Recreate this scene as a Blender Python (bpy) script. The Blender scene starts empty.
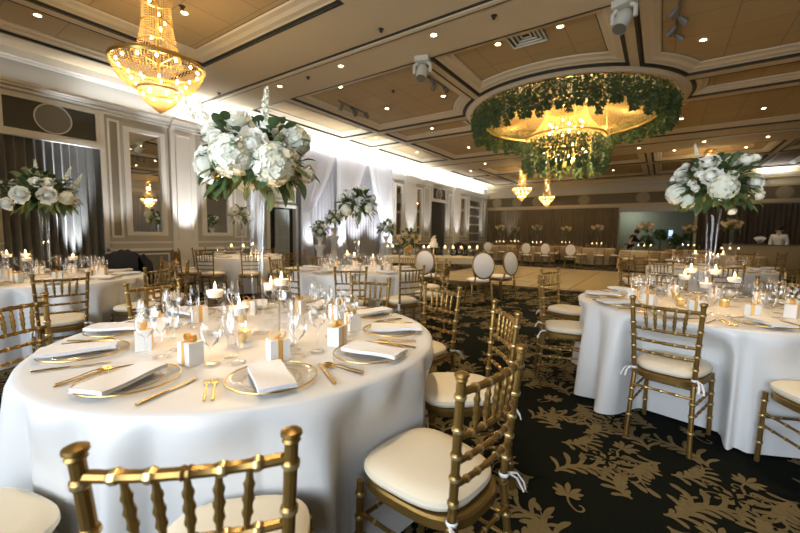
import bpy, bmesh, math, random
from mathutils import Vector, Matrix, Quaternion
from math import sin, cos, pi, radians as R, sqrt, atan2, hypot

random.seed(7)
C = bpy.context.scene.collection
SC = bpy.context.scene

# ------------------------------------------------------------------ camera
CAM_H = 1.29
YAW, PITCH, ROLL, FPX = 34.6, 4.8, 0.7, 378.0
cam_d = bpy.data.cameras.new('camera'); cam = bpy.data.objects.new('camera', cam_d); C.objects.link(cam)
cam_d.sensor_width = 36.0; cam_d.lens = FPX / 800.0 * 36.0; cam_d.clip_start = 0.05; cam_d.clip_end = 100
_y, _p, _r = R(YAW), R(PITCH), R(ROLL)
FWD = Vector((-sin(_y) * cos(_p), cos(_y) * cos(_p), -sin(_p)))
_r0 = Vector((cos(_y), sin(_y), 0)); _u0 = _r0.cross(FWD)
RIGHT = cos(_r) * _r0 + sin(_r) * _u0
UP = -sin(_r) * _r0 + cos(_r) * _u0
m = Matrix((RIGHT, UP, -FWD)).transposed().to_4x4(); m.translation = (0, 0, CAM_H)
cam.matrix_world = m
cam_d.dof.use_dof = True; cam_d.dof.focus_distance = 2.1; cam_d.dof.aperture_fstop = 2.8
SC.camera = cam

def px(P):
    d = Vector(P) - Vector((0, 0, CAM_H)); z = d.dot(FWD)
    return 400 + FPX * d.dot(RIGHT) / z, 266.5 - FPX * d.dot(UP) / z, z
def ray(u, v):
    return FWD + RIGHT * ((u - 400) / FPX) - UP * ((v - 266.5) / FPX)
def onz(u, v, z):
    d = ray(u, v); t = (z - CAM_H) / d.z; return Vector((0, 0, CAM_H)) + d * t
def atZ(u, Z):
    d = ray(u, 237.0); p = d * Z; return p.x, p.y

# ------------------------------------------------------------------ world, exposure
W = bpy.data.worlds.new('world'); SC.world = W; W.use_nodes = True
bg = W.node_tree.nodes['Background']; bg.inputs[0].default_value = (1.0, 0.86, 0.68, 1); bg.inputs[1].default_value = 0.02
vs = SC.view_settings
vs.view_transform = 'Standard'; vs.look = 'None'; vs.gamma = 1; vs.use_curve_mapping = False; vs.exposure = 1.15
try:
    SC.cycles.use_denoising = True; SC.cycles.sample_clamp_indirect = 6; SC.cycles.max_bounces = 7
    SC.cycles.transparent_max_bounces = 24; SC.cycles.caustics_reflective = False; SC.cycles.caustics_refractive = False
except Exception: pass

def light(kind, name, loc, power, col, size=.1, sizey=None, rot=(0, 0, 0), spot=None, blend=.6, parent=None):
    d = bpy.data.lights.new(name, kind); d.energy = power; d.color = col
    if kind == 'AREA':
        d.shape = 'RECTANGLE' if sizey else 'SQUARE'; d.size = size
        if sizey: d.size_y = sizey
    else: d.shadow_soft_size = size
    if kind == 'SPOT': d.spot_size = R(spot); d.spot_blend = blend
    o = bpy.data.objects.new(name, d); o.location = loc; o.rotation_euler = rot; C.objects.link(o)
    if parent: o.parent = parent
    return o
WARM = (1.0, .75, .44); COOL = (.80, .90, 1.0); NEUT = (1.0, .90, .76)
# cool fill lamp added behind the camera, standing in for unseen daylight
light('AREA', 'cool_fill_light', (-1.2, -2.86, 1.85), 86, COOL, 6.4, 1.9, (R(90), 0, 0)).data.spread = R(115)
# cove lights hidden on the cornice of the left wall (y0, y1, power)
COVE = [(-.5, 2.6, 3), (2.8, 4.6, 9), (4.8, 6.6, 26), (6.8, 8.4, 24), (8.6, 13.2, 95), (13.6, 15.6, 26), (15.9, 18.6, 32), (18.8, 21.5, 32), (21.7, 24.6, 26)]
for a, b, p in COVE:
    light('AREA', 'cove_light', (-9.78, (a + b) / 2, 4.08), p * .55, (.93, .96, 1.0), .12, b - a, (R(180), R(-12), 0))
# floor uplights behind the sheers and drapes
for y, p in ((8.75, 26), (10.0, 40), (11.2, 42), (12.4, 40), (13.1, 22)):
    light('SPOT', 'drape_uplight', (-8.95, y, .1), p * 7.5, (.92, .96, 1.0), .05, rot=(R(180), R(-15), 0), spot=62)
light('SPOT', 'drape_uplight', (-9.72, 2.62, .12), 420, (.9, .95, 1.0), .04, rot=(R(180), R(-12), 0), spot=24)
light('SPOT', 'drape_uplight', (-9.6, 6.93, .12), 160, (.9, .95, 1.0), .04, rot=(R(180), R(-6), 0), spot=22)
for y, p in ((4.83, 260), (3.36, 90), (6.4, 130), (13.7, 110), (15.25, 150), (16.8, 130), (19.05, 140), (20.2, 140), (21.8, 140), (23.9, 120)):
    light('SPOT', 'wall_uplight', (-9.25, y, .12), p, (.96, .96, .98), .04, rot=(R(180), R(-13), 0), spot=32)
light('SPOT', 'drape_uplight', (-8.3, 24.4, .12), 150, (.95, .95, 1.0), .04, rot=(R(180), 0, 0), spot=42)
light('AREA', 'cove_light', (4.2, 24.6, 4.3), 9, (.93, .96, 1.0), 1.2, .2, (R(180), 0, 0))

# ------------------------------------------------------------------ materials
MATS = {}
def mat(name, col, rough=.5, metal=0.0, noise=None, nscale=8.0, bump=0.0, bscale=60.0, sheen=0, coat=0, emit=None, estr=0, trans=0, sub=0):
    if name in MATS: return MATS[name]
    M = bpy.data.materials.new(name); M.use_nodes = True; nt = M.node_tree; b = nt.nodes['Principled BSDF']
    b.inputs['Base Color'].default_value = (*col, 1); b.inputs['Roughness'].default_value = rough; b.inputs['Metallic'].default_value = metal
    if sheen: b.inputs['Sheen Weight'].default_value = sheen
    if coat: b.inputs['Coat Weight'].default_value = coat
    if trans: b.inputs['Transmission Weight'].default_value = trans
    if emit: b.inputs['Emission Color'].default_value = (*emit, 1); b.inputs['Emission Strength'].default_value = estr
    tc = nt.nodes.new('ShaderNodeTexCoord')
    if noise:
        n = nt.nodes.new('ShaderNodeTexNoise'); n.inputs['Scale'].default_value = nscale; n.inputs['Detail'].default_value = 4
        nt.links.new(tc.outputs['Object'], n.inputs['Vector'])
        mx = nt.nodes.new('ShaderNodeMix'); mx.data_type = 'RGBA'
        mx.inputs[6].default_value = (*col, 1); mx.inputs[7].default_value = (*noise, 1)
        nt.links.new(n.outputs['Fac'], mx.inputs[0]); nt.links.new(mx.outputs[2], b.inputs['Base Color'])
    if bump:
        n2 = nt.nodes.new('ShaderNodeTexNoise'); n2.inputs['Scale'].default_value = bscale; n2.inputs['Detail'].default_value = 3
        nt.links.new(tc.outputs['Object'], n2.inputs['Vector'])
        bp = nt.nodes.new('ShaderNodeBump'); bp.inputs['Strength'].default_value = bump; bp.inputs['Distance'].default_value = .02
        nt.links.new(n2.outputs['Fac'], bp.inputs['Height']); nt.links.new(bp.outputs['Normal'], b.inputs['Normal'])
    MATS[name] = M; return M
def thin_glass(name, tint=(1, 1, 1), rough=.02, boost=.03, gain=.55):
    M = bpy.data.materials.new(name); M.use_nodes = True; nt = M.node_tree; nt.nodes.clear()
    out = nt.nodes.new('ShaderNodeOutputMaterial'); mx = nt.nodes.new('ShaderNodeMixShader')
    t = nt.nodes.new('ShaderNodeBsdfTransparent'); t.inputs[0].default_value = (*tint, 1)
    g = nt.nodes.new('ShaderNodeBsdfGlossy'); g.inputs['Roughness'].default_value = rough; g.inputs['Color'].default_value = (1, 1, 1, 1)
    lw = nt.nodes.new('ShaderNodeLayerWeight'); lw.inputs[0].default_value = .28
    mt = nt.nodes.new('ShaderNodeMath'); mt.operation = 'MULTIPLY_ADD'; mt.inputs[1].default_value = gain; mt.inputs[2].default_value = boost
    nt.links.new(lw.outputs['Fresnel'], mt.inputs[0]); nt.links.new(mt.outputs[0], mx.inputs[0])
    nt.links.new(t.outputs[0], mx.inputs[1]); nt.links.new(g.outputs[0], mx.inputs[2]); nt.links.new(mx.outputs[0], out.inputs[0])
    MATS[name] = M; return M
def translucent(name, col, tcol, fac=.4, transp=0.0):
    M = bpy.data.materials.new(name); M.use_nodes = True; nt = M.node_tree; nt.nodes.clear()
    out = nt.nodes.new('ShaderNodeOutputMaterial'); mx = nt.nodes.new('ShaderNodeMixShader'); mx.inputs[0].default_value = fac
    d = nt.nodes.new('ShaderNodeBsdfDiffuse'); d.inputs[0].default_value = (*col, 1)
    t = nt.nodes.new('ShaderNodeBsdfTranslucent'); t.inputs[0].default_value = (*tcol, 1)
    nt.links.new(d.outputs[0], mx.inputs[1]); nt.links.new(t.outputs[0], mx.inputs[2])
    last = mx
    if transp:
        m2 = nt.nodes.new('ShaderNodeMixShader'); m2.inputs[0].default_value = transp; tr = nt.nodes.new('ShaderNodeBsdfTransparent')
        nt.links.new(mx.outputs[0], m2.inputs[1]); nt.links.new(tr.outputs[0], m2.inputs[2]); last = m2
    nt.links.new(last.outputs[0], out.inputs[0]); MATS[name] = M; return M

GOLD = mat('chair_gold', (.36, .22, .062), .36, .75, (.23, .135, .036), 14)
GOLDR = mat('chair_ring_highlight', (.62, .47, .22), .32, .75)  # paler gold paints the highlights on the raised rings
IVORY = mat('ivory_cushion', (.86, .77, .60), .75, bump=.1, bscale=200)
CLOTH = mat('white_cloth', (.76, .755, .75), .42, sheen=.2, bump=.10, bscale=6)
NAPK = mat('white_napkin', (.86, .86, .88), .8, bump=.15, bscale=120)
CUTL = mat('gold_cutlery', (.78, .52, .18), .25, 1.0)
RIBB = mat('gold_ribbon', (.78, .46, .12), .35, .3)
BOXW = mat('white_card', (.88, .86, .82), .6)
GLASS = thin_glass('clear_glass', gain=.6)
VGLASS = thin_glass('vase_glass', gain=.32, boost=.02)
WATER = thin_glass('candle_water', (.96, .95, .90), .02, .08)
WAX = mat('white_wax', (.92, .88, .78), .5)
FLAME = mat('candle_flame', (1, .6, .2), .5, emit=(1, .62, .22), estr=22)
VOTIVE = mat('gold_votive', (.80, .56, .18), .28, .85, (.95, .8, .45), 90)
SILVER = mat('silver_cap', (.55, .55, .55), .3, .9)
WALL = mat('wall_paint', (.52, .495, .435), .7, noise=(.475, .45, .395), nscale=1.5)
TRIM = mat('white_trim', (.74, .73, .69), .5)
PANEL = mat('taupe_panel', (.30, .26, .19), .7, noise=(.27, .24, .18), nscale=2)
FRIEZE = mat('dark_frieze', (.085, .082, .068), .8, noise=(.07, .068, .058), nscale=3)
OVAL = mat('grey_medallion', (.22, .21, .19), .7)
DADO = mat('dado_grey', (.20, .20, .17), .7)
SOFFIT = mat('soffit_plaster', (.66, .545, .36), .8, noise=(.61, .50, .33), nscale=1.2)
COFFER = mat('coffer_moulding', (.68, .58, .41), .6)
DARK = mat('dark_parts_and_groove_shade', (.035, .032, .022), .6)  # near-black colour paints shade in ceiling grooves; also serves dark fittings
MIRROR = mat('mirror_glass', (.82, .82, .80), .02, 1.0)
DRAPE = mat('grey_drape', (.17, .17, .16), .6, noise=(.115, .115, .108), nscale=5, sheen=.4)
BROWN = mat('brown_drape', (.17, .12, .055), .65, noise=(.12, .085, .04), nscale=3, sheen=.3)
DARKD = mat('dark_brown_drape', (.07, .05, .028), .7, noise=(.05, .036, .02), nscale=3)
SHEER = translucent('white_sheer', (.86, .86, .88), (.78, .78, .82), .35, .06)
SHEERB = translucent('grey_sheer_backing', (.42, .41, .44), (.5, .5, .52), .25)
BLACK = mat('black_fabric', (.012, .012, .013), .8)
LEAFD = mat('dark_leaf', (.045, .085, .028), .5, noise=(.08, .13, .04), nscale=9)
LEAFL = mat('light_leaf', (.13, .19, .07), .5, noise=(.20, .25, .10), nscale=9)
PETAL = translucent('white_petal', (.95, .94, .87), (.80, .82, .66), .12)
PETALG = translucent('hydrangea_petal', (.92, .92, .80), (.72, .80, .55), .12)
PETALC = translucent('cream_petal', (.86, .70, .45), (.85, .65, .38), .25)
STRAND = mat('wisteria_leaf', (.05, .11, .045), .55, noise=(.16, .20, .05), nscale=6)
STRAND2 = mat('wisteria_leaf_pale', (.035, .085, .055), .55, noise=(.10, .16, .06), nscale=6)
CRYST = translucent('gold_crystal', (.84, .68, .36), (.90, .72, .36), .5)
CGOLD = mat('chandelier_gold', (.70, .47, .14), .3, .9)
BULB = mat('warm_bulb', (1, .8, .5), .4, emit=(1, .70, .32), estr=20)
LAMPF = mat('downlight_face', (1, .85, .6), .4, emit=(1, .78, .45), estr=14)
LAMPT = mat('downlight_trim', (.55, .46, .32), .4, .2)
WHITEP = mat('white_plastic', (.62, .62, .56), .4)
GREYM = mat('grey_metal', (.22, .21, .19), .4, .5)
SKIN = mat('skin', (.55, .36, .26), .5)
HAIR = mat('dark_hair', (.02, .014, .01), .6)
OVALC = mat('white_upholstery', (.80, .76, .70), .7)
TANC = mat('tan_satin', (.42, .33, .18), .45, noise=(.36, .28, .15), nscale=6)
PARQ = None

# ------------------------------------------------------------------ mesh builder
class MB:
    def __init__(s): s.v = []; s.f = []; s.mi = []; s.cur = 0
    def add(s, vs, fs):
        n = len(s.v); s.v += [tuple(q) for q in vs]; s.f += [tuple(i + n for i in f) for f in fs]; s.mi += [s.cur] * len(fs); return s
    def box(s, x0, x1, y0, y1, z0, z1):
        return s.add([(x0, y0, z0), (x1, y0, z0), (x1, y1, z0), (x0, y1, z0), (x0, y0, z1), (x1, y0, z1), (x1, y1, z1), (x0, y1, z1)],
                     [(0, 3, 2, 1), (4, 5, 6, 7), (0, 1, 5, 4), (1, 2, 6, 5), (2, 3, 7, 6), (3, 0, 4, 7)])
    def obox(s, c, ax, ay, az, hx, hy, hz):
        c = Vector(c); P = [c + ax * (a * hx) + ay * (b * hy) + az * (d * hz) for d in (-1, 1) for a, b in ((-1, -1), (1, -1), (1, 1), (-1, 1))]
        return s.add(P, [(0, 3, 2, 1), (4, 5, 6, 7), (0, 1, 5, 4), (1, 2, 6, 5), (2, 3, 7, 6), (3, 0, 4, 7)])
    def tube(s, pts, rad, n=8, caps=True, flat=1.0):
        pts = [Vector(p) for p in pts]
        if not isinstance(rad, (list, tuple)): rad = [rad] * len(pts)
        k = len(pts); t0 = (pts[1] - pts[0]).normalized()
        up = Vector((0, 0, 1)) if abs(t0.z) < .9 else Vector((1, 0, 0))
        nx = t0.cross(up).normalized(); vs = []
        for i in range(k):
            t = (pts[min(i + 1, k - 1)] - pts[max(i - 1, 0)]).normalized()
            nx = (nx - t * nx.dot(t)).normalized(); ny = t.cross(nx)
            for j in range(n):
                a = 2 * pi * j / n; vs.append(pts[i] + (nx * cos(a) + ny * sin(a) * flat) * rad[i])
        fs = [(i * n + j, i * n + (j + 1) % n, (i + 1) * n + (j + 1) % n, (i + 1) * n + j) for i in range(k - 1) for j in range(n)]
        if caps: fs += [tuple(range(n - 1, -1, -1)), tuple((k - 1) * n + j for j in range(n))]
        return s.add(vs, fs)
    def lathe(s, prof, n=24, c=(0, 0, 0), cap0=False, cap1=False, sx=1, sy=1):
        vs = [(c[0] + r * cos(2 * pi * j / n) * sx, c[1] + r * sin(2 * pi * j / n) * sy, c[2] + z) for r, z in prof for j in range(n)]
        k = len(prof)
        fs = [(i * n + j, i * n + (j + 1) % n, (i + 1) * n + (j + 1) % n, (i + 1) * n + j) for i in range(k - 1) for j in range(n)]
        if cap0: fs.append(tuple(range(n - 1, -1, -1)))
        if cap1: fs.append(tuple((k - 1) * n + j for j in range(n)))
        return s.add(vs, fs)
    def grid(s, P):
        h = len(P); w = len(P[0])
        return s.add([q for r_ in P for q in r_], [(i * w + j, i * w + j + 1, (i + 1) * w + j + 1, (i + 1) * w + j) for i in range(h - 1) for j in range(w - 1)])
    def octa(s, c, r, rz=None):
        x, y, z = c; rz = rz or r
        return s.add([(x + r, y, z), (x, y + r, z), (x - r, y, z), (x, y - r, z), (x, y, z + rz), (x, y, z - rz)],
                     [(0, 1, 4), (1, 2, 4), (2, 3, 4), (3, 0, 4), (1, 0, 5), (2, 1, 5), (3, 2, 5), (0, 3, 5)])
    def ball(s, c, r, n=10, m=6, sz=1.0):
        pr = [(r * sin(pi * i / m), -r * sz * cos(pi * i / m)) for i in range(1, m)]
        s.lathe([(r * .02, -r * sz)] + pr + [(r * .02, r * sz)], n, c); return s
    def build(s, name, mats, parent=None, smooth=35, loc=None):
        me = bpy.data.meshes.new(name); me.from_pydata(s.v, [], s.f); me.update()
        ms = mats if isinstance(mats, (list, tuple)) else [mats]
        for q in ms: me.materials.append(q)
        if len(ms) > 1: me.polygons.foreach_set('material_index', s.mi)
        bm = bmesh.new(); bm.from_mesh(me); bmesh.ops.recalc_face_normals(bm, faces=bm.faces); bm.to_mesh(me); bm.free()
        if smooth:
            me.polygons.foreach_set('use_smooth', [True] * len(me.polygons)); me.set_sharp_from_angle(angle=R(smooth))
        o = bpy.data.objects.new(name, me); C.objects.link(o)
        if parent is not None:
            o.parent = parent; KIDS.setdefault(parent.name, []).append(o)
        if loc: o.location = loc
        return o
def tag(o, label=None, cat=None, group=None, kind=None):
    if label: o['label'] = label
    if cat: o['category'] = cat
    if group: o['group'] = group
    if kind: o['kind'] = kind
    return o
def thing(name, label, cat, loc=(0, 0, 0), rz=0, group=None):
    o = bpy.data.objects.new(name, None); o.empty_display_size = .1; C.objects.link(o); o.location = loc; o.rotation_euler = (0, 0, rz)
    return tag(o, label, cat, group)
KIDS = {}
def kids(o):
    return KIDS.get(o.name, [])
def copy_tree(o, parent=None):
    c = o.copy(); C.objects.link(c)
    if parent is not None:
        c.parent = parent; KIDS.setdefault(parent.name, []).append(c)
    for ch in list(kids(o)): copy_tree(ch, c)
    return c
def place(proto, used, loc, rz, label, group=None):
    """first use moves the prototype itself, later uses copy it with its parts"""
    o = proto if not used else copy_tree(proto)
    o.location = loc; o.rotation_euler = (0, 0, rz); o['label'] = label
    if group: o['group'] = group
    return o
def struct(name, mb, m_, smooth=35):
    o = mb.build(name, m_, None, smooth); o['kind'] = 'structure'; return o
ORD = ['leftmost', 'second', 'third', 'fourth', 'fifth', 'sixth', 'seventh', 'eighth', 'ninth', 'tenth', 'eleventh', 'twelfth', 'thirteenth', 'fourteenth', 'fifteenth',
       'sixteenth', 'seventeenth', 'eighteenth', 'nineteenth', 'twentieth'] + ['%d%s' % (n, 'st' if n % 10 == 1 else 'nd' if n % 10 == 2 else 'rd' if n % 10 == 3 else 'th') for n in range(21, 60)]
DEAD = []
def ordinals(objs, what, where, keep=None):
    """label every object of a set by its order from the left as the photograph shows it; what the photograph cannot show is dropped (or kept under a plain label)"""
    vis, out = [], []
    for o in objs:
        u, v, z = px(o.location); (vis if z > .2 and -12 < u < 812 and -25 < v < 560 else out).append(o)
    for o in out:
        if keep: o['label'] = keep
        else: DEAD.append(o)
    s_ = sorted(vis, key=lambda o: px(o.location)[0])
    for i, o in enumerate(s_):
        o['label'] = ('leftmost %s %s' % (what, where)) if i == 0 else ('rightmost %s %s' % (what, where)) if i == len(s_) - 1 and i > 1 else '%s %s from the left %s' % (ORD[i], what, where)
# ================================================================== THE ROOM
X0, X1, Y0, Y1, ZC = -10.0, 8.0, -3.0, 25.0, 4.6
BAYC = Vector((-2.25, 10.87))
# ---- carpet: near-black green with woven gold acanthus plumes
CARP = mat('carpet_ground', (.0050, .0066, .0048), .95, noise=(.0085, .0100, .0070), nscale=60)
CGLD = mat('carpet_gold', (.20, .155, .077), .95, noise=(.125, .096, .048), nscale=45)
for _m in (CARP, CGLD): _m.node_tree.nodes['Principled BSDF'].inputs['Specular IOR Level'].default_value = .08
fl = MB()
fl.add([(X0 - .3, Y0, 0), (X1, Y0, 0), (X1, Y1 + 2.5, 0), (X0 - .3, Y1 + 2.5, 0)], [(0, 1, 2, 3)])
struct('floor', fl, CARP, 0)
class Pat:
    def __init__(s): s.v = []; s.f = []; s.n = 0
    def strip(s, C_, W):
        """flat ribbon along a curve with half widths W"""
        n = len(C_); P = []; Q = []
        for i in range(n):
            t = (C_[min(i + 1, n - 1)] - C_[max(i - 1, 0)]).normalized(); nx = Vector((-t.y, t.x))
            P.append(C_[i] + nx * W[i]); Q.append(C_[i] - nx * W[i])
        k = len(s.v); z = .0012 + .00002 * s.n; s.n += 1; s.v += [(q.x, q.y, z) for q in P + Q]; s.f += [(k + i, k + n + i, k + n + i + 1, k + i + 1) for i in range(n - 1)]
def curve(p, a, L, bend, n=8):
    p = Vector(p); out = [p.copy()]
    for i in range(n):
        p = p + Vector((cos(a), sin(a))) * (L / n); a += bend / n; out.append(p.copy())
    return out, a
def lobe(T, p, a, L, w, bend):
    """rounded teardrop lobe, thin at the root and full near its tip"""
    C_, _ = curve(p, a, L, bend, 8)
    T.strip(C_, [w * x for x in (.16, .24, .40, .62, .86, 1.0, .96, .68, .12)])
def leaflet(T, p, a, L, w, side):
    lobe(T, p, a, L, w, .55 * side)
    lobe(T, p, a + .62 * side, L * .74, w * .82, .75 * side)
    lobe(T, p, a - .42 * side, L * .80, w * .80, -.35 * side)
    lobe(T, p, a + 1.15 * side, L * .42, w * .62, .9 * side)
def sprig(T, p, a, L, bend, n=5, w=.022, ll=.20):
    """curved stem carrying lobed acanthus leaflets on alternate sides"""
    C_, ae = curve(p, a, L, bend, n * 4)
    T.strip(C_, [.009 * (1 - .5 * i / (n * 4)) for i in range(n * 4 + 1)])
    for k in range(n):
        i = 2 + k * 4; t = (C_[i + 1] - C_[i - 1]); ang = atan2(t.y, t.x); f = 1 - .35 * k / n
        leaflet(T, C_[i], ang + .62, ll * f, w * f, 1)
        leaflet(T, C_[i + 1], ang - .62, ll * f, w * f, -1)
    leaflet(T, C_[-1], ae, ll * .8, w * .8, 1)
def rosette(T, c, r_, n, w):
    for k in range(n): lobe(T, Vector(c) + Vector((cos(k * 2 * pi / n), sin(k * 2 * pi / n))) * r_ * .22, k * 2 * pi / n, r_ * .78, w, .35)
    for k in range(n): lobe(T, Vector(c) + Vector((cos((k + .5) * 2 * pi / n), sin((k + .5) * 2 * pi / n))) * r_ * .9, (k + .5) * 2 * pi / n, r_ * .5, w * .6, -.4)
def tendril(T, p, a, L, b1, b2, w=.007):
    C1, a1 = curve(p, a, L * .5, b1, 10); C2, _ = curve(C1[-1], a1, L * .5, b2, 14); T.strip(C1 + C2[1:], [w] * 25)
tile = Pat(); TW = TH = 1.60; SCL = .70
def fan(T, c, a, L, w):
    for k, (da, f) in enumerate(((0, 1), (.42, .9), (-.42, .9), (.85, .72), (-.85, .72), (1.35, .5), (-1.35, .5))): lobe(T, c, a + da, L * f, w * (1 - .12 * (k + 1) // 2), .45 * (1 if da > 0 else -1 if da < 0 else 0))
def acanthus(T, p, a, L, bend, n=6, w=.021, ln=.42):
    """curling plume: a midrib whose fused finger lobes curl outward on both sides"""
    C_, ae = curve(p, a, L, bend, n * 3 + 2)
    m_ = len(C_); T.strip(C_, [.004 + .019 * sin(pi * min(1, .1 + i / m_)) for i in range(m_)])
    for k in range(n):
        i = 1 + k * 3; t = C_[i + 1] - C_[i - 1]; g = atan2(t.y, t.x); f = (.55 + .45 * sin(pi * (k + .8) / n)) * (1 - .25 * k / n)
        for sd in (1, -1):
            big = 1.0 if sd * bend < 0 else .72
            Q, _ = curve(C_[i], g + .50 * sd, L * ln * f * big, .95 * sd, 8)
            T.strip(Q, [w * f * x for x in (.8, .78, .78, .84, .98, 1.14, 1.2, 1.0, .35)])
    Q, _ = curve(C_[-1], ae, L * .22, bend * .25, 8); T.strip(Q, [w * x for x in (.8, .85, .9, 1, 1.05, 1.05, .95, .65, .1)])
for (x_, y_, a, L, bd) in ((.10, .12, 70, .62, -100), (.90, .92, 70, .62, -100), (1.10, .10, 108, .60, 105), (.30, .90, 108, .60, 105), (.78, .74, 215, .50, 95), (1.58, 1.54, 215, .50, 95), (.80, .05, 20, .44, 110), (1.60, .85, 20, .44, 110),
        (.62, .10, 150, .40, -110), (1.42, .90, 150, .40, -110), (.05, .60, 10, .42, 100), (.85, 1.40, 10, .42, 100)):
    acanthus(tile, (x_, y_), R(a), L, R(bd))
for (x_, y_, a) in ((.50, .78, 60), (1.30, 1.58, 60), (.66, .60, -60), (1.46, 1.40, -60), (1.04, .66, 100), (.24, 1.46, 100)):
    fan(tile, Vector((x_, y_)), R(a), .17, .02); tendril(tile, (x_, y_), R(a + 180), .26, .8, 4.0, .007)
for (x_, y_) in ((.42, .52), (1.22, 1.32)):
    rosette(tile, (x_, y_), .10, 6, .022)
    for k in range(6): tendril(tile, Vector((x_, y_)) + Vector((cos(k * pi / 3), sin(k * pi / 3))) * .10, k * pi / 3, .24, 1.2, 4.6, .006)
for k_ in range(len(tile.v)): tile.v[k_] = (tile.v[k_][0] * SCL, tile.v[k_][1] * SCL, tile.v[k_][2])
TW *= SCL; TH *= SCL
car = MB()
for i in range(int((X1 - X0) / TW) + 2):
    for j in range(int((18 - Y0) / TH) + 1):
        ox, oy = X0 + i * TW, Y0 + j * TH + (TH / 2 if i % 2 else 0); fx = (i // 2 + j) % 2
        dz = .004 * ((i + 2 * j) % 3) * .3
        v = [(ox + (TW - x if fx else x), oy + y, z + dz) for x, y, z in tile.v]
        fs = [f for f in tile.f if all(X0 < v[k][0] < X1 and v[k][1] > Y0 and not (-6.14 < v[k][0] < 1.04 and 9.58 < v[k][1] < 16.07) for k in f)]
        car.add(v, fs)
o = struct('floor_carpet_pattern', car, CGLD, 0)
for p in o.data.polygons: pass
# ---- dance floor: polished cream parquet with a darker border
def parquet():
    M = bpy.data.materials.new('dance_parquet'); M.use_nodes = True; nt = M.node_tree; b = nt.nodes['Principled BSDF']
    tc = nt.nodes.new('ShaderNodeTexCoord'); br = nt.nodes.new('ShaderNodeTexBrick')
    br.inputs['Color1'].default_value = (.78, .62, .36, 1); br.inputs['Color2'].default_value = (.70, .55, .31, 1); br.inputs['Mortar'].default_value = (.28, .20, .10, 1)
    br.inputs['Scale'].default_value = 1.0; br.inputs['Brick Width'].default_value = .9; br.inputs['Row Height'].default_value = .9; br.inputs['Mortar Size'].default_value = .012; br.offset = 0
    nt.links.new(tc.outputs['Object'], br.inputs['Vector']); nt.links.new(br.outputs['Color'], b.inputs['Base Color'])
    b.inputs['Roughness'].default_value = .16; return M
df = MB(); df.box(-6.0, .9, 9.75, 15.9, .002, .02)
struct('floor_dance', df, parquet(), 0)
db = MB(); db.box(-6.12, 1.02, 9.6, 9.75, .002, .022); db.box(-6.12, 1.02, 15.9, 16.05, .002, .022); db.box(-6.12, -6.0, 9.75, 15.9, .002, .022); db.box(.9, 1.02, 9.75, 15.9, .002, .022)
struct('trim_1', db, mat('parquet_border', (.20, .13, .06), .3), 0)

# ---- ceiling: soffit with coffers, central round dome
def arc_cut(x0, x1, y0, y1, corner, r=2.66):
    """rectangle whose one corner is bitten by the circle round the bay centre; CCW points"""
    cx, cy = BAYC
    P = [(x0, y0), (x1, y0), (x1, y1), (x0, y1)]
    if corner is None: return P
    def on_x(x): return sqrt(max(0, r * r - (x - cx) ** 2))
    def on_y(y): return sqrt(max(0, r * r - (y - cy) ** 2))
    def arc(a, b, n=9):
        a0, a1 = atan2(a[1] - cy, a[0] - cx), atan2(b[1] - cy, b[0] - cx)
        d = (a1 - a0 + pi) % (2 * pi) - pi
        return [(cx + r * cos(a0 + d * i / n), cy + r * sin(a0 + d * i / n)) for i in range(n + 1)]
    if corner == 'NE':   # circle beyond the upper right corner
        return [(x0, y0), (x1, y0)] + arc((x1, cy - on_x(x1)), (cx - on_y(y1), y1)) + [(x0, y1)]
    if corner == 'NW':
        return [(x0, y0), (x1, y0), (x1, y1)] + arc((cx + on_y(y1), y1), (x0, cy - on_x(x0)))
    if corner == 'SE':
        return [(x0, y0)] + arc((cx - on_y(y0), y0), (x1, cy + on_x(x1))) + [(x1, y1), (x0, y1)]
    if corner == 'SW':
        return arc((x0, cy + on_x(x0)), (cx + on_y(y0), y0)) + [(x1, y0), (x1, y1), (x0, y1)]
    if corner == 'E':
        return [(x0, y0)] + arc((cx - on_y(y0), y0), (cx - on_y(y1), y1)) + [(x0, y1)]
    if corner == 'W':
        return [(x1, y0), (x1, y1)] + arc((cx + on_y(y1), y1), (cx + on_y(y0), y0))
    if corner == 'N':
        return [(x0, y0), (x1, y0)] + arc((x1, cy - on_x(x1)), (x0, cy - on_x(x0)), 16)
    if corner == 'S':
        return arc((x0, cy + on_x(x0)), (x1, cy + on_x(x1)), 16) + [(x1, y1), (x0, y1)]
mx = lambda x: -4.5 - x
COF = []
def both(x0, x1, y0, y1, cl=None, cr=None):
    COF.append(arc_cut(x0, x1, y0, y1, cl)); COF.append(arc_cut(mx(x1), mx(x0), y0, y1, cr))
both(-7.72, -4.0, 6.4, 9.9, 'NE', 'NW'); both(-7.72, -4.7, 10.24, 11.47, 'E', 'W'); both(-7.72, -4.0, 11.83, 15.25, 'SE', 'SW')
COF.append(arc_cut(-3.76, -.74, 6.4, 10, 'N')); COF.append(arc_cut(-3.76, -.74, 11, 15.25, 'S'))
for a, b in ((6.4, 9.88), (10.24, 11.46), (11.9, 15.15)): both(-9.3, -7.98, a, b)
for a, b in ((-2.4, .1), (.45, 4.2)):
    both(-9.3, -7.98, a, b); both(-7.72, -4.0, a, b); COF.append(arc_cut(-3.76, -.74, a, b, None))
for a, b in ((17.9, 20.2), (20.6, 24.2)):
    both(-9.2, -7.98, a, b); both(-7.72, -4.0, a, b); COF.append(arc_cut(-3.76, -.74, a, b, None))
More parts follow.
